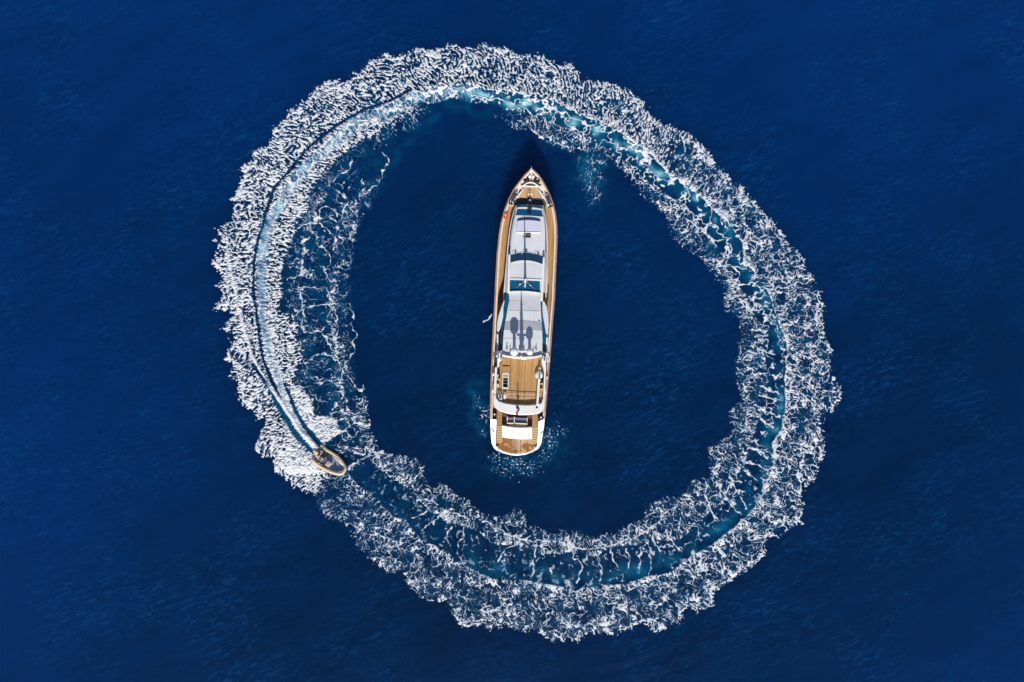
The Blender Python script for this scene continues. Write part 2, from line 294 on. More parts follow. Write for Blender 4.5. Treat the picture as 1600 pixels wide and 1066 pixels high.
def field(x, y):
    """foam field, bubble glow, relief height (m) and water-churn mask at pixels x, y of the plan"""
    x = x.astype(np.float32); y = y.astype(np.float32)
    w1 = fbm(x / 26, y / 26, 3, 1); w2 = fbm(x / 26, y / 26, 3, 9)
    wx = x + 9 * w1 + 3.0 * perlin(x / 6, y / 6, 3); wy = y + 9 * w2 + 3.0 * perlin(x / 6, y / 6, 5)
    xe = x + 5 * w1 + 2.5 * perlin(x / 5, y / 5, 3); ye = y + 5 * w2 + 2.5 * perlin(x / 5, y / 5, 5)
    dO = sdf(xe, ye, OUT); dI = -sdf(xe, ye, INN)
    cd, ct, cs, L = pdist(x + 4 * w1, y + 4 * w2, CR); age = ct / L
    dC = cd * cs
    ld, lt, ls, LL = pdist(x + 6 * w1, y + 6 * w2, LANE); lage = lt / LL
    dk = pdist(x + 2 * w1, y + 2 * w2, DARK)[0]; wl, wt, _, WL = pdist(x + 2 * w1, y + 2 * w2, WLINE)
    g2, gt2, _, GL2 = pdist(x, y, GAP2); g3, gt3, _, GL3 = pdist(x, y, GAP3)
    bs = sdf(xe, ye, BOWSPRAY); rs = sdf(xe, ye, RSPRAY); dn = sdf(xe, ye, DENSE)
    # polar frame about the loop's middle
    th = np.arctan2(x - 830, -(y - 535)); r = np.hypot(x - 830, y - 535)
    a_ = th * 400
    # half width of the smooth strip behind the boat
    hw = np.interp(age, [0, .02, .1, .2, .3, .4, .5, .6, .7, .8, .9, 1], [5, 6, 8, 10, 13, 16, 17, 16, 20, 26, 25, 18]).astype(np.float32)
    hw = hw * (1 + .25 * perlin(ct / 40, ct * 0 + .5, 21))
    outer = dC > 0
    # --- fine foam: short streaks radiating outwards
    lean = 1.1 * perlin(x / 60, y / 60, 33); sx = r / 6.4 + 1.6 * w1; sy = a_ / 3.0 + .5 * r / 6.4 + 1.5 * lean * dC / 20 + 1.6 * w2
    fine = fbm(sx, sy, 4, 31) + .42 * perlin(wx / 2.9, wy / 2.9, 41) + .25 * fbm(x / 30, y / 30, 2, 43)
    fine = fine + .30 * (1 - 3 * np.abs(perlin(sx * .8 + 3, sy * .62, 47)))
    fine = rank(fine)
    # --- lace: warped ridges, two scales
    def web(s, k):
        pu = (r + 9 * w1 + 3 * perlin(x / 6, y / 6, 3)) / (s * 1.3); pv = (a_ + 9 * w2 + 3 * perlin(x / 6, y / 6, 5)) / (s * .9)
        n1 = perlin(pu, pv, k); n2 = perlin(pu + 7.3 + .4 * n1, pv + 2.1, k + 3)
        return 1 - np.minimum(np.abs(n1), np.abs(n2) * 1.15) * 3.2
    lace = np.maximum(web(14., 51), .88 * web(7.6, 61)) + .22 * fbm(x / 20, y / 20, 2, 71) + .10 * perlin(x / 3.5, y / 3.5, 73)
    lace = rank(lace)
    # blend of both by age (fresh foam is fine and dense)
    k = sm(.36, .60, age + .04 * w1)
    k = np.where(outer, k, np.maximum(k, sm(.25, .4, age)))
    v = fine * (1 - k) + lace * k
    v = rank(v)
    # --- coverage
    covo = np.interp(age, [0, .08, .2, .3, .38, .5, .6, .7, .8, .9, 1], [.66, .62, .54, .46, .40, .34, .31, .29, .25, .23, .21])
    big = fbm(x / 45, y / 45, 2, 81)
    rim = np.exp(-np.maximum(dO, 0) / 9.)
    cov = covo + .26 * rim * sm(.1, .35, age) * sm(1.0, .8, age) + .10 * rim + .22 * big
    near = np.exp(-np.abs(dC - hw) / 6.)
    cov_o = cov + np.interp(age, [0, .2, .3, .5, .8, 1], [0, .15, .32, .5, .46, .2]) * near
    cov_o = cov_o * sm(-.5, 3.5, dO + 4.0 * perlin(x / 3.2, y / 3.2, 91) + 5 * perlin(x / 9, y / 9, 92) * sm(0, .5, perlin(x / 40, y / 40, 94) + .2))
    # inner foam
    covi = np.interp(age, [0, .1, .25, .35, .45, .55, .65, .75, .85, .95, 1], [.1, .2, .32, .26, .20, .18, .17, .18, .18, .18, .18])
    neari = np.exp(-np.abs(dC + hw) / 6.)
    rimi = np.exp(-np.maximum(dI, 0) / 10.)
    cov_i = covi + .18 * big + .24 * neari * sm(.3, .5, age) + .12 * rimi * sm(.5, .7, age)
    cov_i = cov_i * sm(-1, 4, dI + 3 * perlin(x / 3, y / 3, 93))
    # inner foam of the first third only lives in the dense polygon; the older lane covers the rest
    LF = sm(.375, .335, age + .02 * w1); left = LF > .5
    fade = sm(-6, 4, dn)
    cov_i = cov_i * (1 - LF) + LF * (.58 * fade + (.20 + .2 * big) * sm(-34, -6, dn) * (1 - fade) * sm(.2, .3, age))
    cov = np.where(outer, cov_o, cov_i)
    # smooth strip with cross strands
    strip = sm(hw + 2, hw - 3, np.abs(dC))
    cs_ = np.interp(age, [0, .3, .4, .6, .8, 1], [14, 14, 20, 24, 30, 30]).astype(np.float32)
    uu = np.cumsum(np.zeros(1)) if False else ct / cs_ + .9 * w1 + .35 * perlin(x / 7, y / 7, 95)
    vv = (dC / (2 * hw)) * 1.35 + .5 + .4 * w2 + .25 * perlin(x / 8, y / 8, 96)
    f1, f2 = voro(uu.astype(np.float32), vv.astype(np.float32), 5)
    edge = (f2 - f1) * 20
    lw = np.interp(age, [0, .2, .35, .5, .7, 1], [2.6, 2.6, 2.0, 1.9, 1.5, 1.4]) * (1 + .7 * perlin(x / 11, y / 11, 97))
    strand = sm(lw + 1.3, lw - .9, edge) * np.interp(age, [0, .12, .25, .4, .75, 1], [.3, .5, 1, 1, .60, .45])
    strand = strand * (1 - .95 * sm(-.05, .3, perlin(x / 9, y / 9, 98)) * sm(.5, .7, age))
    core = np.interp(age, [0, .02, .12, .22, .30, .36], [.95, .80, .46, .40, .34, .12]) + .40 * fbm(a_ / 3, r / 9, 2, 99)
    # foam value is "how far above threshold": 0.5 is the edge
    def thr(v, c, soft=.26):
        return .5 + (v - (1 - c)) / (2 * soft)
    F = thr(v, np.clip(cov, 0, .97)) * (cov > .02)
    Fs = np.maximum(strand, .35 * thr(v, np.full(v.shape, .06)))
    coreF = core * sm(.42, .30, age)
    Fs = np.maximum(Fs * sm(.04, .2, age), coreF + .22 * (fine - .5))
    F = F * (1 - strip) + Fs * strip
    # dark trough beside the jet and the white spray line
    F = F * (1 - .93 * sm(3.4, .8, dk + 1.5 * perlin(x / 4, y / 4, 101)))
    F = np.maximum(F, sm(4.5, 1.0, wl + 2.0 * perlin(x / 4, y / 4, 103)) * np.interp(wt / WL, [0, .15, .8, 1], [0, .9, 1, .9]))
    mot = .5 + 1.1 * fbm(x / 9, y / 9, 3, 141)
    haze = np.clip(mot, 0, 1) * np.clip(.16 + .22 * np.clip(big + .4, 0, 1), 0, 1)
    F = np.maximum(F, haze * .7 * sm(0, 8, dO) * sm(0, 10, dI) * sm(.2, .35, age) * (1 - strip) * (1 - LF))
    F = np.where(outer, F * (.86 + .55 * fbm(x / 16, y / 16, 2, 143)), F)
    F = F * np.interp(age, [0, .3, .5, .7, 1], [1, 1.02, 1.02, 1.0, .92])
    # older lane: two lacy side bands and rungs
    lw2 = 26 + 6 * perlin(lt / 50, lt * 0 + 3.3, 111)
    band_in = np.exp(-((ld - lw2) / 5.) ** 2) * (ls < 0) + np.exp(-((ld - lw2) / 3.5) ** 2) * (ls > 0) * .8
    scat = np.exp(-((ld - lw2 - 15) / 14.) ** 2)
    v1, v2 = voro((lt / 40 + .5 * w1 + .2 * perlin(x / 9, y / 9, 113)).astype(np.float32), (ls * ld / 48 + .5 + .45 * w2).astype(np.float32), 15)
    rung = sm(2.6, .8, (v2 - v1) * 40 + 1.8 * perlin(x / 5, y / 5, 115)) * sm(30, 24, ld) * sm(-.25, .15, perlin(x / 17, y / 17, 117))
    lf = sm(0, .1, lage) * sm(1.0, .72, lage)
    Fl = np.maximum(thr(lace, np.clip(.20 * band_in + .06 * scat + .16 * sm(0, .5, perlin(x / 14, y / 14, 119)) * scat, 0, 1)), rung * (.72 + .5 * big))
    Fl = np.maximum(Fl, (.30 * np.clip(mot, 0, 1) + .16 * sm(.25, .6, perlin(x / 5, y / 5, 145) + .3)) * sm(60, 25, ld) * sm(8, 26, ld) * (.7 + big)) * lf * sm(60, 44, ld)
    keep = sm(6, -6, dn) * (x < 700)
    F = np.maximum(F * np.where(left & (dn < 0) & (~outer), .8, 1), Fl * keep)
    # spray sheets by the boat, gaps beside the jet
    F = np.maximum(F * sm(6, -1, bs), thr(fine, np.clip(.92 + .25 * big - .26 * sm(28, 80, np.hypot(x - 485, y - 712)) + 0 * v, .3, .97)) * sm(-3, 2, bs))
    F = np.maximum(F, thr(fine, .84 + .25 * big) * sm(-2, 4, rs))
    F = F * (1 - .9 * sm(1, .3, g2 / np.interp(gt2 / GL2, [0, .4, .8, 1], [3, 5, 7, 4])) * sm(0, .15, gt2 / GL2))
    F = F * (1 - .85 * sm(1, .3, g3 / np.interp(gt3 / GL3, [0, .4, .8, 1], [2, 4, 6, 6])) * sm(0, .15, gt3 / GL3))
    F = np.maximum(F, sm(4.5, 2, wl) * sm(.6, .8, wt / WL))
    for i, q in enumerate(STRANDS):
        mm = (x > q[:, 0].min() - 7) & (x < q[:, 0].max() + 7) & (y > q[:, 1].min() - 7) & (y < q[:, 1].max() + 7)
        if not mm.any(): continue
        xx = x[mm] + 3.2 * perlin(x[mm] / 9, y[mm] / 9, 131) + 1.2 * perlin(x[mm] / 3.5, y[mm] / 3.5, 132)
        yy = y[mm] + 3.2 * perlin(x[mm] / 9, y[mm] / 9, 133) + 1.2 * perlin(x[mm] / 3.5, y[mm] / 3.5, 134)
        d = pdist(xx, yy, q)[0]
        wd = np.interp(i, [0, 28, 29, 90], [.75, .75, .9, 1.0]) * (1 + 1.1 * perlin(x[mm] / 8, y[mm] / 8, 135))
        F[mm] = np.maximum(F[mm], sm(wd + 1.1, wd - .8, d) * (.74 + .55 * perlin(x[mm] / 7, y[mm] / 7, 136)))
    # --- bubble glow (pale turquoise water full of air)
    tn = .55 + .9 * fbm(x / 22, y / 22, 2, 121)
    gs = np.exp(-((dC / (hw * 1.05)) ** 2) ** 1.2)
    ga = np.interp(age, [0, .03, .1, .25, .33, .45, .6, .75, .85, 1], [.3, .65, 1, 1, 1, 1, .9, .75, .6, .25])
    # brighter against the outer edge of the strip on the far side
    asym = np.clip(np.interp(age, [.4, .6], [.9, .5]) + dC / hw * np.interp(age, [.4, .6], [.1, .75]), .04, 1.2)
    T = ga * gs * np.clip(tn, np.where(age > .55, 0, .35), 1.3) * np.where(age > .4, asym, 1) * (1 - .5 * sm(.7, .8, age) * sm(.0, -.25, dC / hw))
    T = np.maximum(T, .46 * np.clip(tn, 0, 1) * sm(-4, 12, dI) * sm(-2, 12, dO) * np.interp(age, [0, .3, .6, 1], [.25, .6, .55, .35]))
    T = np.maximum(T, .27 * np.clip(tn, 0, 1) * sm(48, 20, ld) * lf * keep)
    T = np.maximum(T, .32 * sm(6, 2, g3) * sm(.1, .5, gt3 / GL3)); T = np.maximum(T, .32 * sm(6, 2, g2) * sm(.1, .5, gt2 / GL2))
    def blob(cx, cy, sx_, sy_, a):
        return a * np.exp(-((x - cx + 8 * w1) / sx_) ** 2 - ((y - cy + 8 * w2) / sy_) ** 2) * np.clip(tn + .2, 0, 1.4)
    T = np.maximum(T, blob(925, 268, 26, 48, .5)); T = np.maximum(T, blob(880, 222, 40, 14, .4))
    F = np.maximum(F, thr(lace, np.clip(blob(925, 275, 20, 45, .14), 0, 1)) * (blob(925, 275, 20, 45, 1) > .2))
    F = np.maximum(F, (.9 * thr(lace, .12 + 0 * v)) * sm(36, 10, np.hypot(x - 645, y - 745)))
    # --- relief
    H = .30 * np.exp(-((dC - hw) / 9.) ** 2) * np.interp(age, [0, .1, .6, 1], [.4, 1, .5, .15])
    H = H - .35 * np.exp(-(dk / 5.) ** 2) * .7 + .35 * np.exp(-(wl / 5.) ** 2)
    H = H + .30 * np.clip(bs, 0, 10) / 10
    fr = np.interp(age, [0, .3, .6, 1], [1, .75, .35, .2])
    H = H + np.clip(F, 0, 1.2) * (.09 * fr + .015) + .08 * fr * (fine - .5) * np.clip(F, 0, 1)
    E = np.minimum(dO, dI)
    H = H + .05 * fbm(x / 12, y / 12, 2, 147)
    H = np.maximum(.02, .02 + .15 * sm(0, 25, E) + H * sm(-2, 6, E))
    return np.clip(F, 0, 1.3), np.clip(T, 0, 1), H, (E > -7) | (T > .03)

def patch(x, y):
    """loose foam and bubbles round the yacht's stern"""
    x = x.astype(np.float32); y = y.astype(np.float32)
    w1 = fbm(x / 20, y / 20, 3, 151); w2 = fbm(x / 20, y / 20, 3, 159)
    wx = x + 6 * w1; wy = y + 4 * w2
    n1 = perlin(wx / 10, wy / 6, 161); n2 = perlin(wx / 10 + 5, wy / 6 + .5 * n1, 163)
    v = rank(1 - np.minimum(abs(n1), abs(n2)) * 3 + .8 * perlin(x / 3.4, y / 2.4, 165) + .3 * w1)
    def b(cx, cy, a, c, k): return k * np.exp(-((x - cx + 6 * w1) / a) ** 2 - ((y - cy + 6 * w2) / c) ** 2)
    c = b(859, 692, 9, 12, .5) + b(852, 712, 10, 7, .3) + b(783, 713, 14, 5, .42) + b(806, 724, 24, 6, .4) + b(830, 730, 10, 5, .35) + b(868, 670, 14, 8, .28) \
        + b(880, 676, 8, 5, .2) + b(758, 648, 6, 10, .38) + b(756, 677, 6, 5, .22) + b(770, 708, 6, 4, .2) + b(818, 757, 14, 3, .22) + b(812, 738, 30, 5, .15) + b(872, 645, 10, 4, .18)\
        + b(745, 625, 8, 14, .10) + b(800, 733, 40, 12, .06)
    c = c * .40; F = (.5 + (v - (1 - c)) / .3) * (c > .015)
    d = pdist(x + 1.2 * perlin(x / 4, y / 4, 167), y + perlin(x / 4, y / 4, 168), P("755,503 760,501 764,498 768,491"))[0]
    F = np.maximum(F, sm(2.0, .5, d) * .95)
    T = b(745, 625, 16, 34, .32) + b(862, 692, 26, 28, .30) + b(805, 725, 46, 20, .26) + b(762, 500, 10, 9, .1) + b(755, 670, 18, 25, .18)
    T = T * np.clip(.9 + 1.2 * fbm(x / 14, y / 14, 2, 171), 0, 1.5)
    return np.clip(F * .85, 0, 1.1), np.clip(T, 0, 1), .02 + .03 * np.clip(F, 0, 1), T > .02

# ------------------------------------------------------------------ sea and wake
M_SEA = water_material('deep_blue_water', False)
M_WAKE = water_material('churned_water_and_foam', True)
bm = bmesh.new()
vs = [bm.verts.new(v) for v in ((-2500, -2500, 0), (2500, -2500, 0), (2500, 2500, 0), (-2500, 2500, 0))]
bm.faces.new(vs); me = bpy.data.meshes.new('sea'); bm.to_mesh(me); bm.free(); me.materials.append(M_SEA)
sea = bpy.data.objects.new('sea', me); COL.objects.link(sea); tag(sea, kind='structure')

def sheet(name, x0, y0, x1, y1, step, func, pre=None):
    nx = int((x1 - x0) / step) + 1; ny = int((y1 - y0) / step) + 1
    gx, gy = np.meshgrid(x0 + np.arange(nx) * step, y0 + np.arange(ny) * step)
    gx = gx.ravel(); gy = gy.ravel()
    idx = np.arange(nx * ny)
    if pre is not None: idx = idx[pre(gx, gy)]
    F = np.zeros(nx * ny, np.float32); T = F.copy(); H = F.copy(); Lv = np.zeros(nx * ny, bool)
    F[idx], T[idx], H[idx], Lv[idx] = func(gx[idx], gy[idx])
    a = (np.arange(ny - 1)[:, None] * nx + np.arange(nx - 1)[None, :]).ravel()
    q = np.stack([a, a + nx, a + nx + 1, a + 1], 1)
    q = q[Lv[q].all(1)]
    used = np.zeros(nx * ny, bool); used[q.ravel()] = True
    rm = np.cumsum(used) - 1; q = rm[q]
    ux, uy, uz = gx[used], gy[used], H[used]
    k = S * (HC - uz) / HC
    co = np.stack([(ux - 800) * k, -(uy - 533) * k, uz], 1).astype(np.float32)
    me = bpy.data.meshes.new(name)
    me.vertices.add(len(co)); me.vertices.foreach_set('co', co.ravel())
    me.loops.add(q.size); me.loops.foreach_set('vertex_index', q.ravel().astype(np.int32))
    me.polygons.add(len(q)); me.polygons.foreach_set('loop_start', np.arange(0, q.size, 4, dtype=np.int32))
    me.update(calc_edges=True)
    me.polygons.foreach_set('use_smooth', np.ones(len(q), bool))
    for nm, ar in (('foam', F), ('bubbles', T)):
        at = me.attributes.new(nm, 'FLOAT', 'POINT'); at.data.foreach_set('value', ar[used].astype(np.float32))
    me.materials.append(M_WAKE); me.validate()
    o = bpy.data.objects.new(name, me); COL.objects.link(o); return o
def ring_pre(x, y):
    r = np.hypot(x - 820, y - 535)
    return (r < 560) & (r > 195)
wk = sheet('foam_wake', 318, 54, 1328, 1018, 0.85, field, ring_pre)
tag(wk, 'great ring of white lacy foam and turquoise churned water left by the speedboat', 'boat wake', kind='stuff')
pt = sheet('foam_patch', 715, 485, 905, 780, 0.8, patch)
tag(pt, 'small loose flecks of foam and pale bubbles round the stern of the yacht', 'foam', kind='stuff')

# ------------------------------------------------------------------ builders in a thing's own frame
class Frame:
    def __init__(s, px, py, ang, z=0.0):
        s.loc = wpt(px, py, 0); s.loc.z = z; s.ang = ang
        s.inv = (Matrix.Translation(s.loc) @ Matrix.Rotation(ang, 4, 'Z')).inverted()
    def p(s, px, py, z): return s.inv @ wpt(px, py, z)
    def v(s, w): return s.inv @ Vector(w)
    def root(s, name):
        o = bpy.data.objects.new(name, None); o.empty_display_size = .5; COL.objects.link(o)
        o.location = s.loc; o.rotation_euler = (0, 0, s.ang); return o
def link(name, bm, mat, parent, smooth=False, label=None, bevel=0):
    bmesh.ops.remove_doubles(bm, verts=bm.verts, dist=1e-5)
    bmesh.ops.recalc_face_normals(bm, faces=bm.faces)
    me = bpy.data.meshes.new(name); bm.to_mesh(me); bm.free()
    if smooth: me.polygons.foreach_set('use_smooth', [True] * len(me.polygons))
    me.materials.append(mat); o = bpy.data.objects.new(name, me); COL.objects.link(o); o.parent = parent
    if label: o['label'] = label
    if bevel:
        b = o.modifiers.new('edge', 'BEVEL'); b.width = bevel; b.segments = 2; b.limit_method = 'ANGLE'; b.angle_limit = math.radians(50)
    return o
def pts(s): return [tuple(float(c) for c in t.split(',')) for t in s.split()]
def solid(bm, top, zb, shrink=None):
    """top: local points with z; straight sides down to zb"""
    t = [bm.verts.new(v) for v in top]
    b = [bm.verts.new((v[0], v[1], zb if not callable(zb) else zb(v))) for v in top]
    bm.faces.new(t); bm.faces.new(b[::-1])
    n = len(t)
    for i in range(n):
        j = (i + 1) % n; bm.faces.new((t[i], b[i], b[j], t[j]))
def slab(fr, name, outline, z1, z0, mat, parent, bevel=0, label=None, zf=None):
    """extruded outline traced at height z1 (or zf(px,py))"""
    bm = bmesh.new()
    top = [fr.p(x, y, zf(x, y) if zf else z1) for x, y in (pts(outline) if isinstance(outline, str) else outline)]
    solid(bm, top, z0)
    bmesh.ops.triangulate(bm, faces=[f for f in bm.faces if len(f.verts) > 4])
    return link(name, bm, mat, parent, label=label, bevel=bevel)
def strip_mesh(fr, name, A, B, zA, zB, depth, mat, parent, bevel=0, label=None):
    """band between polylines A and B (same count), with thickness"""
    bm = bmesh.new(); rows = []
    for (a, b) in zip(A, B):
        za = zA(*a) if callable(zA) else zA; zb = zB(*b) if callable(zB) else zB
        a3, b3 = fr.p(a[0], a[1], za), fr.p(b[0], b[1], zb)
        rows.append([bm.verts.new(v) for v in (a3, b3, b3 - Vector((0, 0, depth)), a3 - Vector((0, 0, depth)))])
    for r, q in zip(rows[:-1], rows[1:]):
        for i in range(4): bm.faces.new((r[i], r[(i + 1) % 4], q[(i + 1) % 4], q[i]))
    bm.faces.new(rows[0]); bm.faces.new(rows[-1][::-1])
    return link(name, bm, mat, parent, label=label, bevel=bevel)
def tube(fr, name, P3, r, mat, parent, n=8, label=None, rr=None, bm=None, local=False):
    own = bm is None
    if own: bm = bmesh.new()
    Q = [Vector(p) if local else fr.p(*p) for p in P3]
    rings = []
    for i, q in enumerate(Q):
        d = (Q[min(i + 1, len(Q) - 1)] - Q[max(i - 1, 0)]).normalized()
        u = d.cross(Vector((0, 0, 1)))
        if u.length < 1e-3: u = Vector((1, 0, 0))
        u.normalize(); w = u.cross(d)
        ri = rr[i] if rr else r
        rings.append([bm.verts.new(q + (u * math.cos(t) + w * math.sin(t)) * ri) for t in [2 * math.pi * k / n for k in range(n)]])
    for a, b in zip(rings[:-1], rings[1:]):
        for k in range(n): bm.faces.new((a[k], a[(k + 1) % n], b[(k + 1) % n], b[k]))
    bm.faces.new(rings[0][::-1]); bm.faces.new(rings[-1])
    if own: return link(name, bm, mat, parent, smooth=True, label=label)
def lathe(fr, name, px, py, prof, mat, parent, n=20, label=None):
    """prof: (radius, z) pairs; centre traced at the top"""
    c = fr.p(px, py, prof[-1][1]); bm = bmesh.new(); rings = []
    for r, z in prof:
        rings.append([bm.verts.new((c.x + math.cos(2 * math.pi * k / n) * r, c.y + math.sin(2 * math.pi * k / n) * r, z)) for k in range(n)])
    for a, b in zip(rings[:-1], rings[1:]):
        for k in range(n): bm.faces.new((a[k], a[(k + 1) % n], b[(k + 1) % n], b[k]))
    bm.faces.new(rings[0][::-1]); bm.faces.new(rings[-1])
    return link(name, bm, mat, parent, smooth=True, label=label)
def box(fr, name, cx, cy, w, l, z0, z1, mat, parent, ang=0, bevel=.02, label=None):
    """w, l in plan pixels across and along the hull"""
    c = fr.p(cx, cy, z1); bm = bmesh.new(); k = S
    ca, sa = math.cos(ang), math.sin(ang)
    P4 = []
    for a, b in ((-1, -1), (1, -1), (1, 1), (-1, 1)):
        x = a * w * k / 2; y = b * l * k / 2
        P4.append((c.x + x * ca - y * sa, c.y + x * sa + y * ca, z1))
    solid(bm, P4, z0)
    return link(name, bm, mat, parent, label=label, bevel=bevel)
def dome_prof(r, z, n=7, low=.5):
    return [(r * .92, z - r * low)] + [(r * math.cos(math.pi / 2 * i / n) + .001, z + r * .9 * math.sin(math.pi / 2 * i / n)) for i in range(n + 1)]

M_WHITE = paint('white_gelcoat', (.80, .79, .77), .28, .05, .7)
M_SHELL = paint('pale_grey_roof', (.66, .67, .70), .4, .06, .6)
M_ROOFG = paint('roof_seam_and_shade_grey', (.56, .57, .60), .45, .05, .8)  # seam grey, also a darker roof tone with slope shade painted in
M_CREAM = paint('cream_bulwark', (.74, .66, .56), .35, .08, .8)
M_RAIL = paint('varnished_cap_rail', (.42, .24, .17), .3, .2, 1.5)
M_TEAK = teak('teak_deck', (.46, .245, .080), (.60, .34, .125))
M_TEAKL = teak('scrubbed_teak', (.54, .32, .15), (.66, .43, .22))
M_WET = teak('wet_teak', (.50, .32, .17), (.60, .42, .24), wet=(.30, .115, .014))
M_VARN = paint('dark_varnished_wood', (.16, .075, .04), .3, .25, 2)
M_GLASS = glass('blue_tinted_glass', (.004, .085, .19))
M_GLASSD = glass('dark_blue_glass', (.003, .02, .06))
M_BLACK = paint('black_rubber', (.018, .018, .022), .6, .3, 6)
M_DGREY = paint('dark_grey_fabric_and_shade', (.06, .06, .075), .8, .3, 8, bump=.3)
M_SUNPAD = paint('lavender_sun_pad', (.60, .58, .72), .8, .06, 3, bump=.3)
M_CUSH = paint('slate_blue_cushion', (.17, .21, .34), .85, .12, 5, bump=.4)
M_STEEL = paint('polished_steel', (.62, .64, .68), .25, .1, 5, metal=.8)
M_ORANGE = paint('orange_foam', (.80, .10, .02), .5, .1, 5)
M_RED = paint('red_cloth', (.45, .02, .03), .8, .15, 8)
M_NAVY = paint('navy_cloth', (.01, .02, .10), .8, .15, 8)
M_MAROON = paint('maroon_cloth', (.12, .02, .012), .8, .3, 9)
M_YELL = paint('warm_cream_plastic', (.72, .60, .36), .4, .1, 6)
M_HULLSIDE = paint('hull_topside', (.62, .58, .56), .2, .06, .5)

YA = math.radians(-2.93)
fr = Frame(817, 490, YA)
Y = fr.root('motor_yacht')
tag(Y, 'long white motor yacht with teak decks lying in the middle of the foam ring', 'yacht')
LEFT = pts('829.6,264 827.6,265.8 819.8,273.6 810.8,284.9 801.8,297.3 795,310.8 788.3,327.7 782.6,349 779.3,370 776.4,400.6 774.2,440 773,470 771.4,495 769.7,529 768.4,562.5 766.9,596 766.2,630 766,655')
RIGHT = pts('831,264 833.3,265.8 841.7,273.6 847.9,282.6 854.7,295 860.3,307.4 864.8,319.8 868.2,335.5 870.4,357 870.6,372.5 869.3,406 867.6,440 866.5,467 863.7,500.6 860.8,540 858.2,573.8 855.2,607.5 852.4,641 851,655')
def gun(y):      # height of the bulwark top along the hull
    return float(np.interp(y, [262, 300, 350, 450, 560, 650, 668, 690, 712], [4.7, 4.35, 3.9, 3.4, 3.1, 3.0, 2.5, 1.6, 1.05]))
def deck(y): return gun(y) - .75
def side_x(side, y):
    a = np.array(side); return float(np.interp(y, a[:, 1], a[:, 0]))
TAILL = pts('766.2,668 766.9,682 768.6,694 771.5,700 776,704')
TAILR = pts('850,668 847.6,682 845.4,694 842.2,700 838,703.5')
STERN = pts('786,708.6 798.4,711.4 808.5,712.2 822,710.4 832,706.8')
# --- hull
bm = bmesh.new()
YS = [264.2, 266, 269, 273.6, 279, 285, 291, 297.3, 304, 311, 320, 330, 340, 350, 370, 400, 440, 470, 500, 530, 562, 596, 630, 655, 668, 682, 694, 700]
LL = LEFT + TAILL[:4]; RR = RIGHT + TAILR[:4]
rings = []
for i, y in enumerate(YS):
    g = gun(y) if y < 660 else .76; a = fr.p(side_x(LL, y), y, g); b = fr.p(side_x(RR, y), y, g)
    c = (a + b) / 2; hw = (b - a).length / 2; u = (b - a).normalized()
    t = min(1, (y - 264) / 140.)
    f = .30 + .64 * t ** .7       # waterline is finer than the deck forward
    sec = [(-1, g), (-.985 * (1 - .02 * (1 - t)), g * .8), (-(f + 1) / 2, g * .42), (-f, 0.02), (-f * .8, -.7), (0, -1.5), (f * .8, -.7), (f, .02), ((f + 1) / 2, g * .42), (.985, g * .8), (1, g)]
    rings.append([bm.verts.new((c.x + u.x * hw * k, c.y + u.y * hw * k - (0 if g - z < .1 else (1 - t) * (g - z) * .55), z)) for k, z in sec])
for a, b in zip(rings[:-1], rings[1:]):
    for k in range(10): bm.faces.new((a[k], b[k], b[k + 1], a[k + 1]))
bm.faces.new(rings[0]); bm.faces.new(rings[-1][::-1])
link('hull', bm, M_HULLSIDE, Y, smooth=True)
# --- bulwark caps and varnished outer rail
for side, sg, nm in ((LEFT, 1, 'port'), (RIGHT, -1, 'starboard')):
    A = [(x, y) for x, y in side]; B = []; A2 = []
    for x, y in side:
        w = 4.4
        w = min(w, (y - 262.5) * 1.0)
        if y > 560: w = 3.4
        B.append((x + sg * w, y + (1.5 if y < 275 else 0))); A2.append((x + sg * .9, y + (.6 if y < 275 else 0)))
    strip_mesh(fr, 'bulwark_cap', A2, B, lambda x, y: gun(y), lambda x, y: gun(y) - .06, .75, M_CREAM, Y)
    tube(fr, 'rub_rail', [(x + sg * .55, y, gun(y) - .02) for x, y in side], .11, M_RAIL, Y, n=8)
# --- decks
Lp = [(x + 2.5, y) for x, y in LEFT[2:]]; Rp = [(x - 2.5, y) for x, y in RIGHT[2:]]
ys = [274, 285, 297, 311, 328, 350, 370, 400, 440, 470, 500, 530, 560, 596, 630, 655]
bm = bmesh.new(); rw = []
for y in ys:
    rw.append([bm.verts.new(fr.p(side_x(LEFT, y) + 2.4, y, deck(y))), bm.verts.new(fr.p(side_x(RIGHT, y) - 2.4, y, deck(y)))])
for a, b in zip(rw[:-1], rw[1:]): bm.faces.new((a[0], b[0], b[1], a[1]))
link('side_deck', bm, M_TEAK, Y)
# foredeck
slab(fr, 'foredeck', '830,267 836,272 843,281 850,294 856,308 859,322 797,322 800,308 807,294 815,281 823,272', 3.9, 3.4, M_CREAM, Y, zf=lambda x, y: gun(y) - .42)
slab(fr, 'chain_locker_deck', '826,278 835,278 838,283 845,290 844,291 815,289.5 814,288.5 821,284', 0, 3.5, M_TEAK, Y, zf=lambda x, y: gun(y) - .36)
slab(fr, 'bow_lounge_deck', '819,292.4 839.5,292.8 843,298 846.5,305 847.5,309.5 808.5,309 810.5,303 815,297', 0, 3.4, M_TEAKL, Y, zf=lambda x, y: gun(y) - .38)
slab(fr, 'bow_hatch', '824.5,296 833,296 833,307 824.5,307', 0, 3.4, M_TEAKL, Y, zf=lambda x, y: gun(y) - .30, bevel=.02)
slab(fr, 'bow_step', '824.6,302.2 832.6,302.2 832.6,304.2 824.6,304.2', 0, 3.5, M_CREAM, Y, zf=lambda x, y: gun(y) - .22, bevel=.02)
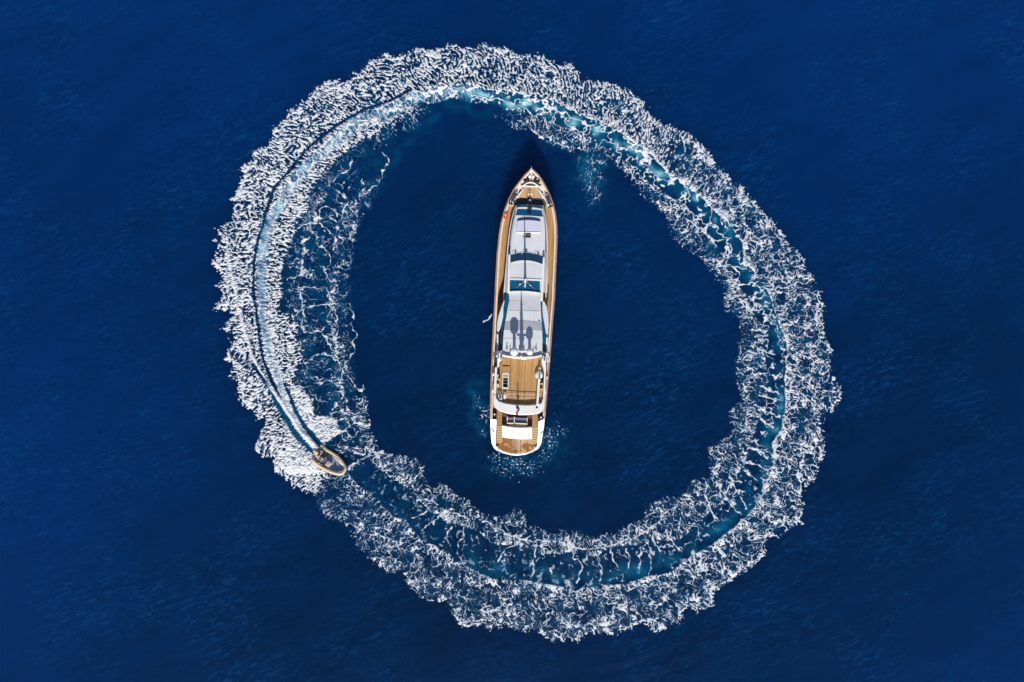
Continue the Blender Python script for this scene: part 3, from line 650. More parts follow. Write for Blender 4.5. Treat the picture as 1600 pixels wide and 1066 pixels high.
slab(fr, 'painted_shade', '803,322 801.6,315.5 808,310.4 818,308.4 830,307.8 842,308.8 850,311.6 854,318 853,323', 0, 3.5, M_DGREY, Y, zf=lambda x, y: gun(y) - .385)  # dark sheet standing in for the deckhouse shadow on the foredeck
tube(fr, 'coaming_arc', [(817 + 24 * t, 291.4 - 6.4 * math.sin(math.pi * t) ** .8, gun(290) - .1) for t in [i / 12 for i in range(13)]], .10, M_WHITE, Y)
tube(fr, 'coaming_bar', [(813.5, 290.6, gun(290) - .18), (830, 291.4, gun(290) - .16), (846, 291.6, gun(290) - .18)], .11, M_WHITE, Y)
for a, b in (((819, 293), (808.5, 308)), ((839.5, 293), (850, 309))):
    tube(fr, 'lounge_coaming', [(a[0], a[1], gun(292) - .22), (b[0], b[1], gun(308) - .22)], .09, M_WHITE, Y)
for cx, cy in ((822, 279.3), (839.2, 281.2)):
    lathe(fr, 'mooring_line_coil', cx, cy, [(.38, 3.9), (.43, 4.3), (.40, 4.5), (.2, 4.52), (.14, 4.40)], M_BLACK, Y)
lathe(fr, 'line_cover', 839.6, 279.6, [(.13, 4.5), (.14, 4.55), (.05, 4.6)], M_STEEL, Y, n=10)
for cx, cy in ((827.6, 275.4), (833.4, 275.7)):
    lathe(fr, 'anchor_windlass', cx, cy, [(.24, 4.0), (.22, 4.35), (.16, 4.40), (.20, 4.5), (.14, 4.56)], M_WHITE, Y, n=14)
    lathe(fr, 'chain_pipe', cx + (-.6 if cx < 830 else .6), cy - 3.8, [(.12, 4.2), (.13, 4.42), (.05, 4.44)], M_BLACK, Y, n=10)
slab(fr, 'anchor_roller', '829.2,266 831.6,266 832,273 829,273', 4.62, 4.2, M_WHITE, Y, bevel=.02)
slab(fr, 'bow_plate', '827.4,267 833.4,267 831.4,263.6 829.4,263.6', 4.75, 4.5, M_CREAM, Y, bevel=.02)
tube(fr, 'bow_pulpit', [(830.4, 264.6, 4.8), (830.5, 259.6, 4.9)], .05, M_STEEL, Y)
for cx, cy, dx in ((812.5, 298.6, 1.6), (847.8, 301, -1.6)):
    slab(fr, 'deck_cleat', [(cx - dx * .6, cy + 2.2), (cx - dx * .6 - .9, cy + 1.8), (cx + dx * .6 - .4, cy - 2.2), (cx + dx * .6 + .5, cy - 2)], gun(300) - .25, 3.6, M_BLACK, Y)
# jack staff whose shadow crosses the lounge
tube(fr, 'jack_staff', [(828, 312, 3.9), (828.2, 313, 5.9)], .045, M_STEEL, Y)
tube(fr, 'staff_brace', [(828, 311.4, 4.6), (825.6, 316, 4.0)], .05, M_WHITE, Y)
tube(fr, 'staff_brace', [(828, 311.4, 4.6), (830.8, 316, 4.0)], .05, M_WHITE, Y)
# --- deckhouse: side walls and shoulders
def roofz(y): return float(np.interp(y, [318, 326, 343, 395, 411, 436, 457, 485, 503, 515, 540, 560, 640], [4.55, 4.75, 4.95, 5.05, 5.6, 5.75, 5.7, 5.85, 5.9, 6.25, 6.3, 6.3, 6.0]))
def houl(y): return float(np.interp(y, [318, 328, 343, 362, 395, 429, 457, 468, 482, 498, 517, 546, 560, 600, 640], [806.6, 802.9, 798.6, 795.2, 791.8, 789, 786.6, 785.8, 782.6, 778.6, 776.8, 775.6, 774.6, 772.6, 771]))
def hour(y): return float(np.interp(y, [318, 328, 343, 362, 395, 429, 457, 468, 482, 498, 517, 546, 560, 600, 640], [848.6, 850.6, 853.5, 855.4, 856.2, 855.6, 854.6, 855, 856, 857.2, 857, 856, 855, 852.6, 850]))
def rofl(y): return float(np.interp(y, [318, 328, 343, 362, 395, 429, 457, 480, 495, 520, 545, 557], [809, 806.4, 803.6, 800.6, 797.2, 794.2, 793.2, 793.6, 790.4, 787.2, 785.6, 785]))
def rofr(y): return float(np.interp(y, [318, 328, 343, 362, 395, 429, 457, 480, 495, 520, 545, 557], [846.6, 848.6, 850.4, 852, 851.4, 849.2, 847.2, 844.6, 845.8, 847.6, 847.4, 847]))
bm = bmesh.new(); rw = []
for y in [321, 326, 334, 343, 352, 362, 380, 395, 411, 429, 445, 457]:
    z = roofz(y); zb = deck(y) - .3; zs = zb + (z - zb) * .62 + .3
    a, b, c, d = fr.p(houl(y), y, zs), fr.p(rofl(y), y, z), fr.p(rofr(y), y, z), fr.p(hour(y), y, zs)
    rw.append([bm.verts.new(v) for v in (Vector((a.x, a.y, zb)), a, b, c, d, Vector((d.x, d.y, zb)))])
for a, b in zip(rw[:-1], rw[1:]):
    for k in range(5): bm.faces.new((a[k], b[k], b[k + 1], a[k + 1]))
bm.faces.new(rw[0]); bm.faces.new(rw[-1][::-1])
link('deckhouse', bm, M_SHELL, Y)
def arc(y, x0, x1, bul, n=9, tilt=0):
    return [(x0 + (x1 - x0) * t, y - bul * 4 * t * (1 - t) + tilt * t) for t in [i / (n - 1) for i in range(n)]]
def band(name, y0, y1, zf0, zf1, mat, bul0=0, bul1=0, ins=0, depth=.1, L=rofl, R=rofr, tilt=2.2, label=None, bevel=0, x0=None, x1=None):
    xa, xb = (L(y0) + ins, R(y0) - ins) if x0 is None else x0
    xc, xd = (L(y1) + ins, R(y1) - ins) if x1 is None else x1
    return strip_mesh(fr, name, arc(y0, xa, xb, bul0, tilt=tilt), arc(y1, xc, xd, bul1, tilt=tilt), zf0, zf1, depth, mat, Y, bevel, label)
# long pale side windows under the roof edge
for (Lf, Rf, sg) in ((houl, rofl, 1), (hour, rofr, -1)):
    A = [(Lf(y) + sg * 2.0, y) for y in (330, 345, 362, 380, 395)]; B = [(Lf(y) + sg * 3.4, y) for y in (330, 345, 362, 380, 395)]
    strip_mesh(fr, 'side_window', A, B, lambda x, y: roofz(y) - .05, lambda x, y: roofz(y) + .0, .25, M_GLASSD, Y)
    A = [(Lf(y) + sg * .2, y) for y in (322, 335, 350, 370, 395, 420, 445, 457)]; B = [(x + sg * 1.5, y) for x, y in A]
    strip_mesh(fr, 'side_coaming', A, B, lambda x, y: roofz(y) - .25, lambda x, y: roofz(y) - .2, .3, M_WHITE, Y)
# windshields, sun pad
band('windshield_upper_frame', 320.2, 324.5, 4.62, 4.72, M_SHELL, 1.5, 1.5, 0.3, .12)
band('front_windshield', 321.0, 324.0, 4.78, 4.86, M_GLASS, 1.5, 1.5, 1.5, .10, x0=(807.5, 823.6), x1=(806.9, 823.6), tilt=-.0)
band('front_windshield', 321.8, 325.0, 4.78, 4.86, M_GLASS, 0.5, 0.5, 1.5, .10, x0=(831.2, 847.6), x1=(831.2, 848.4), tilt=1.0)
band('windshield_sill', 324.2, 327.2, 4.90, 4.94, M_WHITE, 1.5, 1, 1.2, .1)
band('forward_skylight', 327.0, 336.6, 4.97, 5.10, M_GLASS, .8, 0.4, 1.8, .1)
slab(fr, 'companionway_hatch', '824.2,320 831.2,320.2 831,327.6 824,327.4', 5.06, 4.6, M_BLACK, Y, bevel=.02)
slab(fr, 'companionway_hatch', '824,329.6 830.4,329.8 830.2,335 823.8,334.8', 5.16, 4.9, M_GLASSD, Y, bevel=.02)
band('forward_roof', 336.4, 397.0, 5.08, 5.14, M_SHELL, 1.0, 4.0, .8, .12)
for xx in ((802.5, 804.8), (852.6, 850.9)): pass
band('roof_grab_rail', 342.6, 344.4, 5.22, 5.22, M_NAVY, 2.8, 2.8, 0, .06, x0=(808.6, 844.2), x1=(808.6, 844.2), tilt=.8)
band('sun_pad', 345.2, 361.0, 5.32, 5.32, M_SUNPAD, 1.6, .2, 0, .16, x0=(807.4, 844.6), x1=(806.4, 844.6), bevel=.05, tilt=.6)
band('sun_pad_seam', 352.6, 353.0, 5.335, 5.335, M_ROOFG, .8, .8, 0, .02, x0=(807.6, 844.2), x1=(807.6, 844.2), tilt=.6)
band('sun_pad_bolster', 361.8, 364.0, 5.38, 5.38, M_WHITE, .2, .2, 0, .18, x0=(806.4, 844.8), x1=(806.4, 844.8), bevel=.05, tilt=.6)
for sg, x in ((-1, 804.2), (1, 849.4)):
    slab(fr, 'roof_locker_seam', [(x, 332), (x + .5, 332), (x + .3 - sg * .3, 361), (x - .2 - sg * .3, 361)], 5.17, 5.0, M_ROOFG, Y)
slab(fr, 'roof_hatch', '821.8,364.2 829.4,364.4 829.2,371.2 821.4,371', 5.42, 5.1, M_BLACK, Y, bevel=.02)
slab(fr, 'hatch_lid', '822.6,366 828.6,366.1 828.5,367.4 822.5,367.3', 5.46, 5.3, M_STEEL, Y)
# wheelhouse windscreen of curved panes
def curved_pane(x0, x1, i):
    def yb(x, base): t = (x - 797) / 53.; return base - 5.0 * 4 * t * (1 - t) + 2.5 * t
    xs = [x0 + (x1 - x0) * k / 5 for k in range(6)]
    A = [(x, yb(x, 399.0)) for x in xs]; B = [(799 + (x - 797) * .91, yb(x, 409.8)) for x in xs]
    strip_mesh(fr, 'windscreen_pane', A, B, 5.25, 5.80, .12, M_GLASS, Y)
curved_pane(797.2, 815.1, 0); curved_pane(815.9, 832.3, 1); curved_pane(833.1, 849.8, 2)
band('wheelhouse_brow', 410.4, 415.5, 5.88, 5.92, M_WHITE, 5.0, 4.4, 0, .25, x0=(797.8, 848.6), x1=(797.4, 848.8), tilt=3)
band('wheelhouse_roof', 415, 436.2, 5.92, 5.96, M_SHELL, 4.4, 0, 0, .3, x0=(797.4, 848.4), x1=(796.4, 846.4), tilt=2)
band('wheelhouse_front', 396.5, 400.4, 5.16, 5.26, M_WHITE, 4.6, 5, 0, .2, x0=(795.6, 851.4), x1=(796.6, 850.4), tilt=2.4)
for cx in (805.6, 822.8, 841):
    box(fr, 'windscreen_wiper', cx, {805.6: 393.8, 822.8: 392.4, 841: 396.4}[cx], 2.0, 3.0, 5.1, 5.36, M_BLACK, Y)
    tube(fr, 'wiper_arm', [(cx, {805.6: 393.8, 822.8: 392.4, 841: 396.4}[cx], 5.4), (cx - 6, {805.6: 394.6, 822.8: 392.6, 841: 394}[cx], 5.36)], .025, M_STEEL, Y, n=5)
for xx in (809.5, 817.5, 825.6, 834): slab(fr, 'roof_seam', [(xx, 414), (xx + .35, 414), (xx + .2, 434), (xx - .15, 434)], 5.985, 5.9, M_ROOFG, Y)
# sunroof glass with stays
slab(fr, 'sunroof_glass', '796.4,436.8 843.8,438.6 843.6,456.6 796,454.6', 5.80, 5.5, M_GLASS, Y)
band('sunroof_front_frame', 434.8, 437.2, 6.06, 6.06, M_WHITE, .2, .2, 0, .35, x0=(796, 846.6), x1=(796, 846.6), tilt=2)
band('sunroof_rear_frame', 455.4, 457.8, 6.06, 6.06, M_WHITE, 1.6, 1.6, 0, .3, x0=(796.2, 844.4), x1=(796.2, 844.4), tilt=2)
slab(fr, 'side_roof_rail', '794.4,398 797.4,398 796.4,458 792.6,458', 6.05, 5.3, M_WHITE, Y, bevel=.04)
slab(fr, 'side_roof_rail', '848.4,401.6 851.4,402 848.2,471 844.2,470', 6.05, 5.3, M_WHITE, Y, bevel=.04)
# main mast, crosstree and stays: its shadow runs down the roof
tube(fr, 'mast_pole', [(820.6, 438.5, 5.9), (821, 437, 9.6), (821.3, 436, 12.9)], .11, M_WHITE, Y, rr=[.16, .11, .05])
tube(fr, 'mast_crosstree', [(817.6, 437, 10.4), (824.4, 437.2, 10.4)], .06, M_WHITE, Y)
box(fr, 'mast_step', 820.6, 438.5, 6, 4.4, 5.8, 6.12, M_WHITE, Y, bevel=.05)
box(fr, 'mast_brace', 820.6, 444.5, 1.9, 8, 5.95, 6.1, M_WHITE, Y)
box(fr, 'mast_lamp', 820.6, 433.4, 2.0, 2.2, 5.9, 6.3, M_RAIL, Y)
for ex, ey in ((805.5, 450), (836.5, 452.5)):
    tube(fr, 'mast_stay', [(820.6, 439, 6.3), (ex, ey, 5.86)], .035, M_STEEL, Y, n=5)
# aft roof
def rooflat(name, y0, y1, mat, bul0, bul1, d=.02, **k):
    band(name, y0, y1, roofz(y0) + d, roofz(y1) + d, mat, bul0, bul1, 0, .35, **k)
bm = bmesh.new(); rw = []
for y in [457, 470, 485, 503, 515, 530, 545, 556]:
    z = roofz(y) - .06; a, b = fr.p(rofl(y) + (2.2 if y < 480 else .2), y, z), fr.p(rofr(y) - (1.5 if y < 480 else 0), y + 1, z)
    rw.append([bm.verts.new(v) for v in (Vector((a.x, a.y, 3)), a, b, Vector((b.x, b.y, 3)))])
for a, b in zip(rw[:-1], rw[1:]):
    for k in range(3): bm.faces.new((a[k], b[k], b[k + 1], a[k + 1]))
bm.faces.new(rw[0]); bm.faces.new(rw[-1][::-1]); link('flybridge_body', bm, M_WHITE, Y)
rooflat('roof_panel', 457.6, 469.4, M_ROOFG, 1.5, 0, x0=(796.4, 843.8), x1=(795.6, 843.4), tilt=1.6)  # darker grey puts the shade of forward-facing slopes into the panel colour
rooflat('roof_panel', 470.0, 484.8, M_ROOFG, 0, 0, x0=(795.6, 843.6), x1=(794.2, 843.8), tilt=.8)
rooflat('roof_panel', 485.3, 502.4, M_SHELL, 0, 2.4, x0=(794.0, 844), x1=(789.4, 846.4), tilt=1.2)
rooflat('roof_panel', 503.0, 514.8, M_ROOFG, 2.4, .8, x0=(789.2, 846.4), x1=(787.6, 847.2), tilt=1.8)
rooflat('roof_panel', 515.4, 528.4, M_SHELL, .8, .2, x0=(787.4, 847.4), x1=(786.2, 847.6), tilt=1.4)
rooflat('roof_panel', 529.0, 556.0, M_SHELL, .2, -1, x0=(786.2, 847.8), x1=(785, 846.8), tilt=.8)
for xx in (796, 835): slab(fr, 'roof_groove', [(xx, 486), (xx + .35, 486), (xx + .35 - .8, 556), (xx - .8, 556)], 6.35, 6.0, M_ROOFG, Y, zf=lambda x, y: roofz(y) + .03)
box(fr, 'roof_fitting', 842.4, 501.6, 2.4, 1.2, 5.9, 6.02, M_BLACK, Y)
# blue side glazing and white wing fairings outside it
slab(fr, 'side_glazing', '791.2,458 796,458.6 795,478 791.4,492 788,506 784.6,520 783.4,546 780.6,546 783,520 786.6,494 788.6,470', 5.5, 4.4, M_GLASS, Y)
slab(fr, 'side_glazing', '844.2,470 847.2,471 848,486 851.4,500 852.6,523 852,546 848.2,546 848.6,523 846.2,500 844.4,486', 5.5, 4.4, M_GLASS, Y)
slab(fr, 'wing_fairing', '787.4,469 788.6,470 786.8,480 786.4,494 783.4,508 780.8,516 778.2,519.4 776.2,515.6 776.8,504 779.2,492 783.2,480', 5.75, 3.2, M_SHELL, Y, bevel=.08)
slab(fr, 'wing_fairing', '847.6,470.4 850.4,470.6 854.4,479 856.8,492 857.4,507 856.4,521.6 854.4,524 852.6,519 850.6,506 848.4,494 847.4,482', 5.75, 3.2, M_SHELL, Y, bevel=.08)
for a in ('777.4,517 780.6,519.6 781.4,522.6 779.2,524.2 777,521', '855.6,523 853.2,522.4 851.2,526 852.8,528.4 855.8,526'):
    slab(fr, 'wing_vent', a, 5.7, 5, M_GLASS, Y)
slab(fr, 'outer_side_rail', '776.2,521 778.8,523 778.8,548 775.8,548', 5.6, 3.2, M_WHITE, Y, bevel=.05)
slab(fr, 'outer_side_rail', '856.2,526 853.2,528 852.8,551 855.8,551', 5.6, 3.2, M_WHITE, Y, bevel=.05)
slab(fr, 'outer_side_glass', '779.2,524 780.8,522 780.6,548 779.2,548', 5.35, 3.2, M_GLASSD, Y)
slab(fr, 'outer_side_glass', '852.8,528.6 851.2,527 850.6,548 852.4,550', 5.35, 3.2, M_GLASSD, Y)
# forward edge: dark side doors in the deckhouse flanks
slab(fr, 'side_door', '786.6,430 788.6,429 786.4,456 784.2,470 779.4,476 782.6,450', 3.2, 2.8, M_VARN, Y, zf=lambda x, y: deck(y) + .06)
slab(fr, 'side_steps', '855.8,446 857.4,446 856.8,470 855.2,470', 3.2, 2.8, M_VARN, Y, zf=lambda x, y: deck(y) + .05)
for a, b in (((786.8, 456), (787.4, 470)), ((853.6, 446), (852.6, 470))):
    tube(fr, 'hand_rail', [(a[0], a[1], 4.6), (b[0], b[1], 4.7)], .06, M_WHITE, Y)
# radar arch, domes and aft mast
slab(fr, 'radar_arch', '784.6,553 792,555.4 806,556.4 816,557.4 836,556.6 846.8,553.8 847.2,557.2 836,560 820,562 806,560.6 792,558.6 784.6,557.6', 6.75, 6.25, M_WHITE, Y, bevel=.06)
slab(fr, 'arch_leg', '774.4,548.6 784.6,547.6 785,562 781,566 779,574 776.6,574 777.2,560 774.6,555', 6.2, 3.0, M_WHITE, Y, bevel=.06)
slab(fr, 'arch_leg', '847,549.4 856,551 855.6,558 853,560 853.6,580 850.6,588 849,576 846.4,565', 6.2, 3.0, M_WHITE, Y, bevel=.06)
for cx, cy, r, z in ((803.6, 549.6, .52, 9.1), (828, 549.8, .44, 8.4)):
    lathe(fr, 'satellite_dome', cx, cy, dome_prof(r, z, 8, .9), M_WHITE, Y, n=24)
    lathe(fr, 'dome_mount', cx, cy, [(.22, 6.3), (.18, 7.0), (.18, z - .5), (.3, z - .42)], M_WHITE, Y, n=14)
lathe(fr, 'antenna_dome', 814.5, 558.2, dome_prof(.24, 7.2, 6, 1.4), M_WHITE, Y, n=16)
tube(fr, 'aft_mast', [(815, 550, 6.3), (815.4, 549, 9.2), (815.6, 548.4, 11.6), (815.7, 548.2, 12.8)], .1, M_WHITE, Y, rr=[.26, .2, .08, .04])
box(fr, 'radar_scanner', 815.4, 549, 14, 1.5, 8.0, 8.2, M_WHITE, Y, bevel=.04)
lathe(fr, 'radar_pedestal', 815.4, 549, [(.3, 7.6), (.3, 7.9), (.22, 8.0)], M_STEEL, Y, n=12)
box(fr, 'mast_instrument', 815.4, 548.6, 4.2, 1.2, 9.6, 10.2, M_STEEL, Y)
lathe(fr, 'mast_light', 815.6, 548.4, [(.1, 10.7), (.16, 11.0), (.06, 11.3)], M_WHITE, Y, n=10)
for cx, cy in ((797, 549.2), (805.8, 555.4), (823.4, 556), (838, 546.8), (792, 545), (833.6, 552), (811.4, 549.6), (819.2, 549.8)):
    tube(fr, 'whip_antenna', [(cx, cy, 6.3), (cx, cy - .3, 7.0)], .06, M_BLACK, Y, n=6)
for cx in (790.5, 838.5): tube(fr, 'arch_strut', [(cx, 544.4, 6.5), (cx + (3 if cx < 800 else -3), 544.9, 6.5)], .05, M_BLACK, Y, n=6)
for sx, pts_ in ((-1, [(777, 549), (780, 552.5), (776, 556), (782.5, 556.6), (778.5, 560.6), (783, 562.4)]), (1, [(850, 552), (854, 552.6), (849.2, 557.4), (852.6, 556.8), (847.6, 561.4), (851, 564.6)])):
    for k, (cx, cy) in enumerate(pts_):
        box(fr, 'deck_light' if k % 2 else 'speaker_horn', cx, cy, 2.2, 1.6, 6.1, 6.45 + .1 * k, (M_BLACK if k in (0, 3) else M_WHITE), Y, ang=.5 * k)
for cx in ((771.4, 775.4), (854.6, 858.4)):
    tube(fr, 'boarding_frame', [(cx[0], 557, 3.5), (cx[1], 557, 3.5), (cx[1], 565.6, 3.5), (cx[0], 565.6, 3.5), (cx[0], 557, 3.5)], .06, M_WHITE, Y, n=6)
# --- sun deck
ZS = 5.15
slab(fr, 'sun_deck', '784.4,557 846.6,557.6 848.4,590 848.6,632 820,636 790,633 775.6,626 776,600 777.4,574 783.6,566', ZS, 4.9, M_TEAK, Y)
slab(fr, 'deck_locker', '784.8,558.6 796.8,560 796.2,570.6 784.8,570', ZS + .55, ZS, M_TEAK, Y, bevel=.02)
slab(fr, 'deck_locker', '784.8,572.2 796.2,572.6 796.2,581.6 784.8,581.2', ZS + .45, ZS, M_TEAK, Y, bevel=.02)
slab(fr, 'deck_groove', '797.2,560 797.9,560 797.4,606 796.8,606', ZS + .03, ZS - .1, M_VARN, Y)
# stair well with frame and treads
slab(fr, 'stair_well', '786.2,583.6 794,584 793.2,606 785.4,605.6', ZS + .01, ZS - .1, M_BLACK, Y)
for q in ('785.2,582.2 795,582.6 794.9,584 785.1,583.6', '784.6,605 794.4,605.8 794.3,607.6 784.4,606.8', '785.2,582.2 786.4,582.3 785.8,606.6 784.4,606.6', '793.9,582.6 795.1,582.6 794.4,607.4 793.2,607.2'):
    slab(fr, 'stair_frame', q, ZS + .5, ZS, M_WHITE, Y, bevel=.02)
for k, yy in enumerate((585.4, 587.8, 590)):
    slab(fr, 'stair_tread', [(786.4, yy - .8), (793.9, yy - .6), (793.8, yy + .8), (786.3, yy + .6)], ZS + .35 - .1 * k, ZS, M_YELL, Y)
for yy in (594.2, 599.2):
    slab(fr, 'stair_tread', [(786.0, yy - .4), (793.6, yy - .2), (793.6, yy + .6), (785.9, yy + .4)], ZS + .2, ZS, M_STEEL, Y)
# rear grating boards
slab(fr, 'grating_frame', '791.6,613.8 846,614.8 846.8,625 820,626.2 791.4,624', ZS + .03, ZS - .1, M_TEAKL, Y)
for yy in (618.6,):
    slab(fr, 'grating_joint', [(792, yy), (845, yy + 1), (845, yy + 1.6), (792, yy + .6)], ZS + .045, ZS - .1, M_VARN, Y)
tube(fr, 'deck_hand_rail', [(777, 620.6, 6.0), (785, 621.6, 6.02), (800, 623.4, 6.02), (820, 624.8, 6.02), (838, 624.8, 6.0)], .04, M_VARN, Y, n=6)
for cx, cy in ((786, 621.9), (800, 623.4), (820, 624.8), (837, 624.8)):
    tube(fr, 'rail_post', [(cx, cy + .3, ZS), (cx, cy, 6.0)], .03, M_STEEL, Y, n=6)
# side coamings of the sun deck
slab(fr, 'deck_coaming', '773.4,574 776.8,574 776.4,590 775.2,606 774.8,622 771.6,622 772,600', 5.75, 3.0, M_WHITE, Y, bevel=.05)
slab(fr, 'deck_coaming', '850,586 853.2,580 852.4,600 850.8,634 847.4,634 849,610', 5.75, 3.0, M_WHITE, Y, bevel=.05)
for q in ('772.4,578 773.4,578 773,600 772,600', '853.4,586 854.2,586 853,606 852.2,606'):
    slab(fr, 'coaming_glass', q, 5.4, 3.0, M_GLASSD, Y)
for cx, cy in ((771, 585.4), (854, 590), (770.6, 611), (851.4, 612)):
    box(fr, 'fender_step', cx, cy, 3.4, 4, 3.2, 3.9, M_WHITE, Y, bevel=.05)
slab(fr, 'rail_bracket', '776,591.4 780.6,592 781.4,595.4 780,595.6 779,593.4 776,593.2', ZS + .7, ZS, M_YELL, Y)
slab(fr, 'rail_bracket', '775.8,600 779.4,600.4 780.2,605 777.4,606 775.8,604', ZS + .7, ZS, M_YELL, Y)
slab(fr, 'rail_bracket', '777,585 779.2,586 778.4,590 776.6,590.6', ZS + .7, ZS, M_YELL, Y)
slab(fr, 'rail_bracket', '844.4,599.4 848.4,598.8 848.4,601 844.8,601.4', ZS + .7, ZS, M_YELL, Y)
slab(fr, 'rail_bracket', '843.6,607.6 847.8,607.8 847.8,609.4 843.8,609.4', ZS + .7, ZS, M_YELL, Y)
# crane
lathe(fr, 'crane_base', 842.2, 586.4, [(.50, ZS), (.50, 5.7), (.42, 5.9), (.2, 5.95)], M_WHITE, Y, n=20)
box(fr, 'crane_winch', 843.2, 577.6, 3.6, 6, ZS + .4, 6.1, M_WHITE, Y, bevel=.05)
slab(fr, 'crane_boom', '841.4,580 845.2,580 843.4,604 841.2,634 837.8,634 839.6,604', 6.35, 6.02, M_WHITE, Y, bevel=.06)
box(fr, 'crane_hook_block', 838.9, 637, 3.0, 2.6, 6.0, 6.2, M_BLACK, Y, bevel=.03)
box(fr, 'crane_ram', 843, 588, 2.2, 12, 6.3, 6.5, M_STEEL, Y)
# --- aft coaming
slab(fr, 'aft_coaming', '771,616 774.6,617 775.4,622 779.6,627 790,630.6 805,632.6 825,633.4 840,632 846.6,629.4 848,622 850.6,623 850.4,636 847.8,643 842,646.6 828,648.6 812,648.8 794,647 780,642.6 772.6,636.6 770.6,628', 5.85, 4.9, M_WHITE, Y, bevel=.10)
# --- cockpit
ZC = 2.3
slab(fr, 'cockpit_floor', '768.4,640 850,640 848.8,667 831,668.4 784,664.4 768,657', ZC, 1.9, M_VARN, Y)
slab(fr, 'cockpit_aisle', '776,640 784.2,640 784,665.4 776,665.2', ZC + .03, 2.1, M_TEAK, Y)
slab(fr, 'cockpit_aisle', '832,640 840.8,640 840.4,668.4 831.8,668.2', ZC + .03, 2.1, M_TEAK, Y)
slab(fr, 'cockpit_bench', '791.6,652 824,653.2 824,662.6 791.6,661', ZC + .45, ZC, M_CREAM, Y, bevel=.03)
slab(fr, 'bench_cushion', '794,652.4 801.6,652.6 801.6,659.4 794,659.2', ZC + .62, ZC + .4, M_CUSH, Y, bevel=.04)
slab(fr, 'bench_cushion', '805.6,652.6 822.8,653.4 822.8,660.4 805.6,659.6', ZC + .62, ZC + .4, M_CUSH, Y, bevel=.04)
for cx, cy in ((792.8, 651.8), (803.6, 652.2), (823.6, 653.4)): box(fr, 'bench_arm', cx, cy + 4, 1.4, 9, ZC + .3, ZC + .75, M_CREAM, Y)
slab(fr, 'bench_back', '792,660.4 803,660.8 803,662.6 792,662.2', ZC + .95, ZC + .4, M_CREAM, Y, bevel=.04)
slab(fr, 'bench_back', '804.4,660.8 824.4,661.6 824.4,663.4 804.4,662.6', ZC + .95, ZC + .4, M_CREAM, Y, bevel=.04)
slab(fr, 'cockpit_shelf', '795,663.2 808,663.8 824,664.4 823,666.4 808,667 795,665.2', ZC + .5, ZC, M_TEAKL, Y)
lathe(fr, 'warping_capstan', 845.4, 652.4, [(.42, ZC), (.40, ZC + .5), (.30, ZC + .62), (.1, ZC + .66)], M_BLACK, Y, n=16)
lathe(fr, 'capstan_cap', 845.4, 652.2, [(.12, ZC + .66), (.12, ZC + .75), (.04, ZC + .78)], M_WHITE, Y, n=10)
lathe(fr, 'warping_capstan', 772.6, 647.6, [(.3, ZC), (.30, ZC + .4), (.2, ZC + .5), (.1, ZC + .55)], M_BLACK, Y, n=16)
lathe(fr, 'capstan_cap', 772.6, 647.4, [(.12, ZC + .55), (.12, ZC + .64), (.04, ZC + .66)], M_WHITE, Y, n=10)
# --- transom sun pad sloping to the swim platform
def tz(x, y): return float(np.interp(y, [663, 676, 688], [3.35, 3.1, 1.5]))
bm = bmesh.new(); rw = []
for yc, bul in ((664.6, -2.2), (668.5, -2), (674, -1.6), (679, -1.5), (683.4, -1.8)):
    rw.append([bm.verts.new(fr.p(x, y, tz(x, y))) for x, y in arc(yc, 784.2, 831.6, bul, 9, tilt=2.6)])
nb = len(rw)
bt = [[bm.verts.new((v.co.x, v.co.y, .6)) for v in row] for row in (rw[0], rw[-1])]
for a, b in zip(rw[:-1], rw[1:]):
    for k in range(8): bm.faces.new((a[k], b[k], b[k + 1], a[k + 1]))
for k in range(8):
    bm.faces.new((rw[0][k], rw[0][k + 1], bt[0][k + 1], bt[0][k])); bm.faces.new((rw[-1][k + 1], rw[-1][k], bt[1][k], bt[1][k + 1]))
bm.faces.new([r[0] for r in rw] + [bt[1][0], bt[0][0]]); bm.faces.new([r[-1] for r in rw][::-1] + [bt[0][-1], bt[1][-1]])
link('transom', bm, M_WHITE, Y, smooth=False, bevel=.08)
for q in ('799.6,677.4 815,678.2 815,678.9 799.6,678.1', '799.6,677.4 800.4,677.4 800.4,683 799.6,683', '814.2,678.2 815,678.2 815,683.8 814.2,683.8'):
    slab(fr, 'garage_door_seam', q, 0, 1.2, M_SHELL, Y, zf=lambda x, y: tz(x, y) + .03)
# quarter wings
strip_mesh(fr, 'quarter_wing', [(x + .3, y) for x, y in LEFT[-1:] + TAILL], [(775.6, 656), (775.4, 668), (774.8, 682), (774.2, 690), (774.4, 697), (778, 701)], lambda x, y: gun(y), lambda x, y: gun(y) + .02, .9, M_WHITE, Y)
strip_mesh(fr, 'quarter_wing', [(x - .3, y) for x, y in RIGHT[-1:] + TAILR], [(841.4, 659), (841, 670), (840.4, 684), (839.8, 692), (839, 698), (836.4, 700)], lambda x, y: gun(y), lambda x, y: gun(y) + .02, .9, M_WHITE, Y)
slab(fr, 'fairlead_slot', '766.9,669.4 768,669 772.6,674 772,675.4 770.6,675', 0, 1.8, M_BLACK, Y, zf=lambda x, y: gun(y) + .03)
slab(fr, 'fairlead_slot', '843,678.8 843.6,679.8 848.6,675.2 848.4,673.8 847.4,674', 0, 1.8, M_BLACK, Y, zf=lambda x, y: gun(y) + .03)
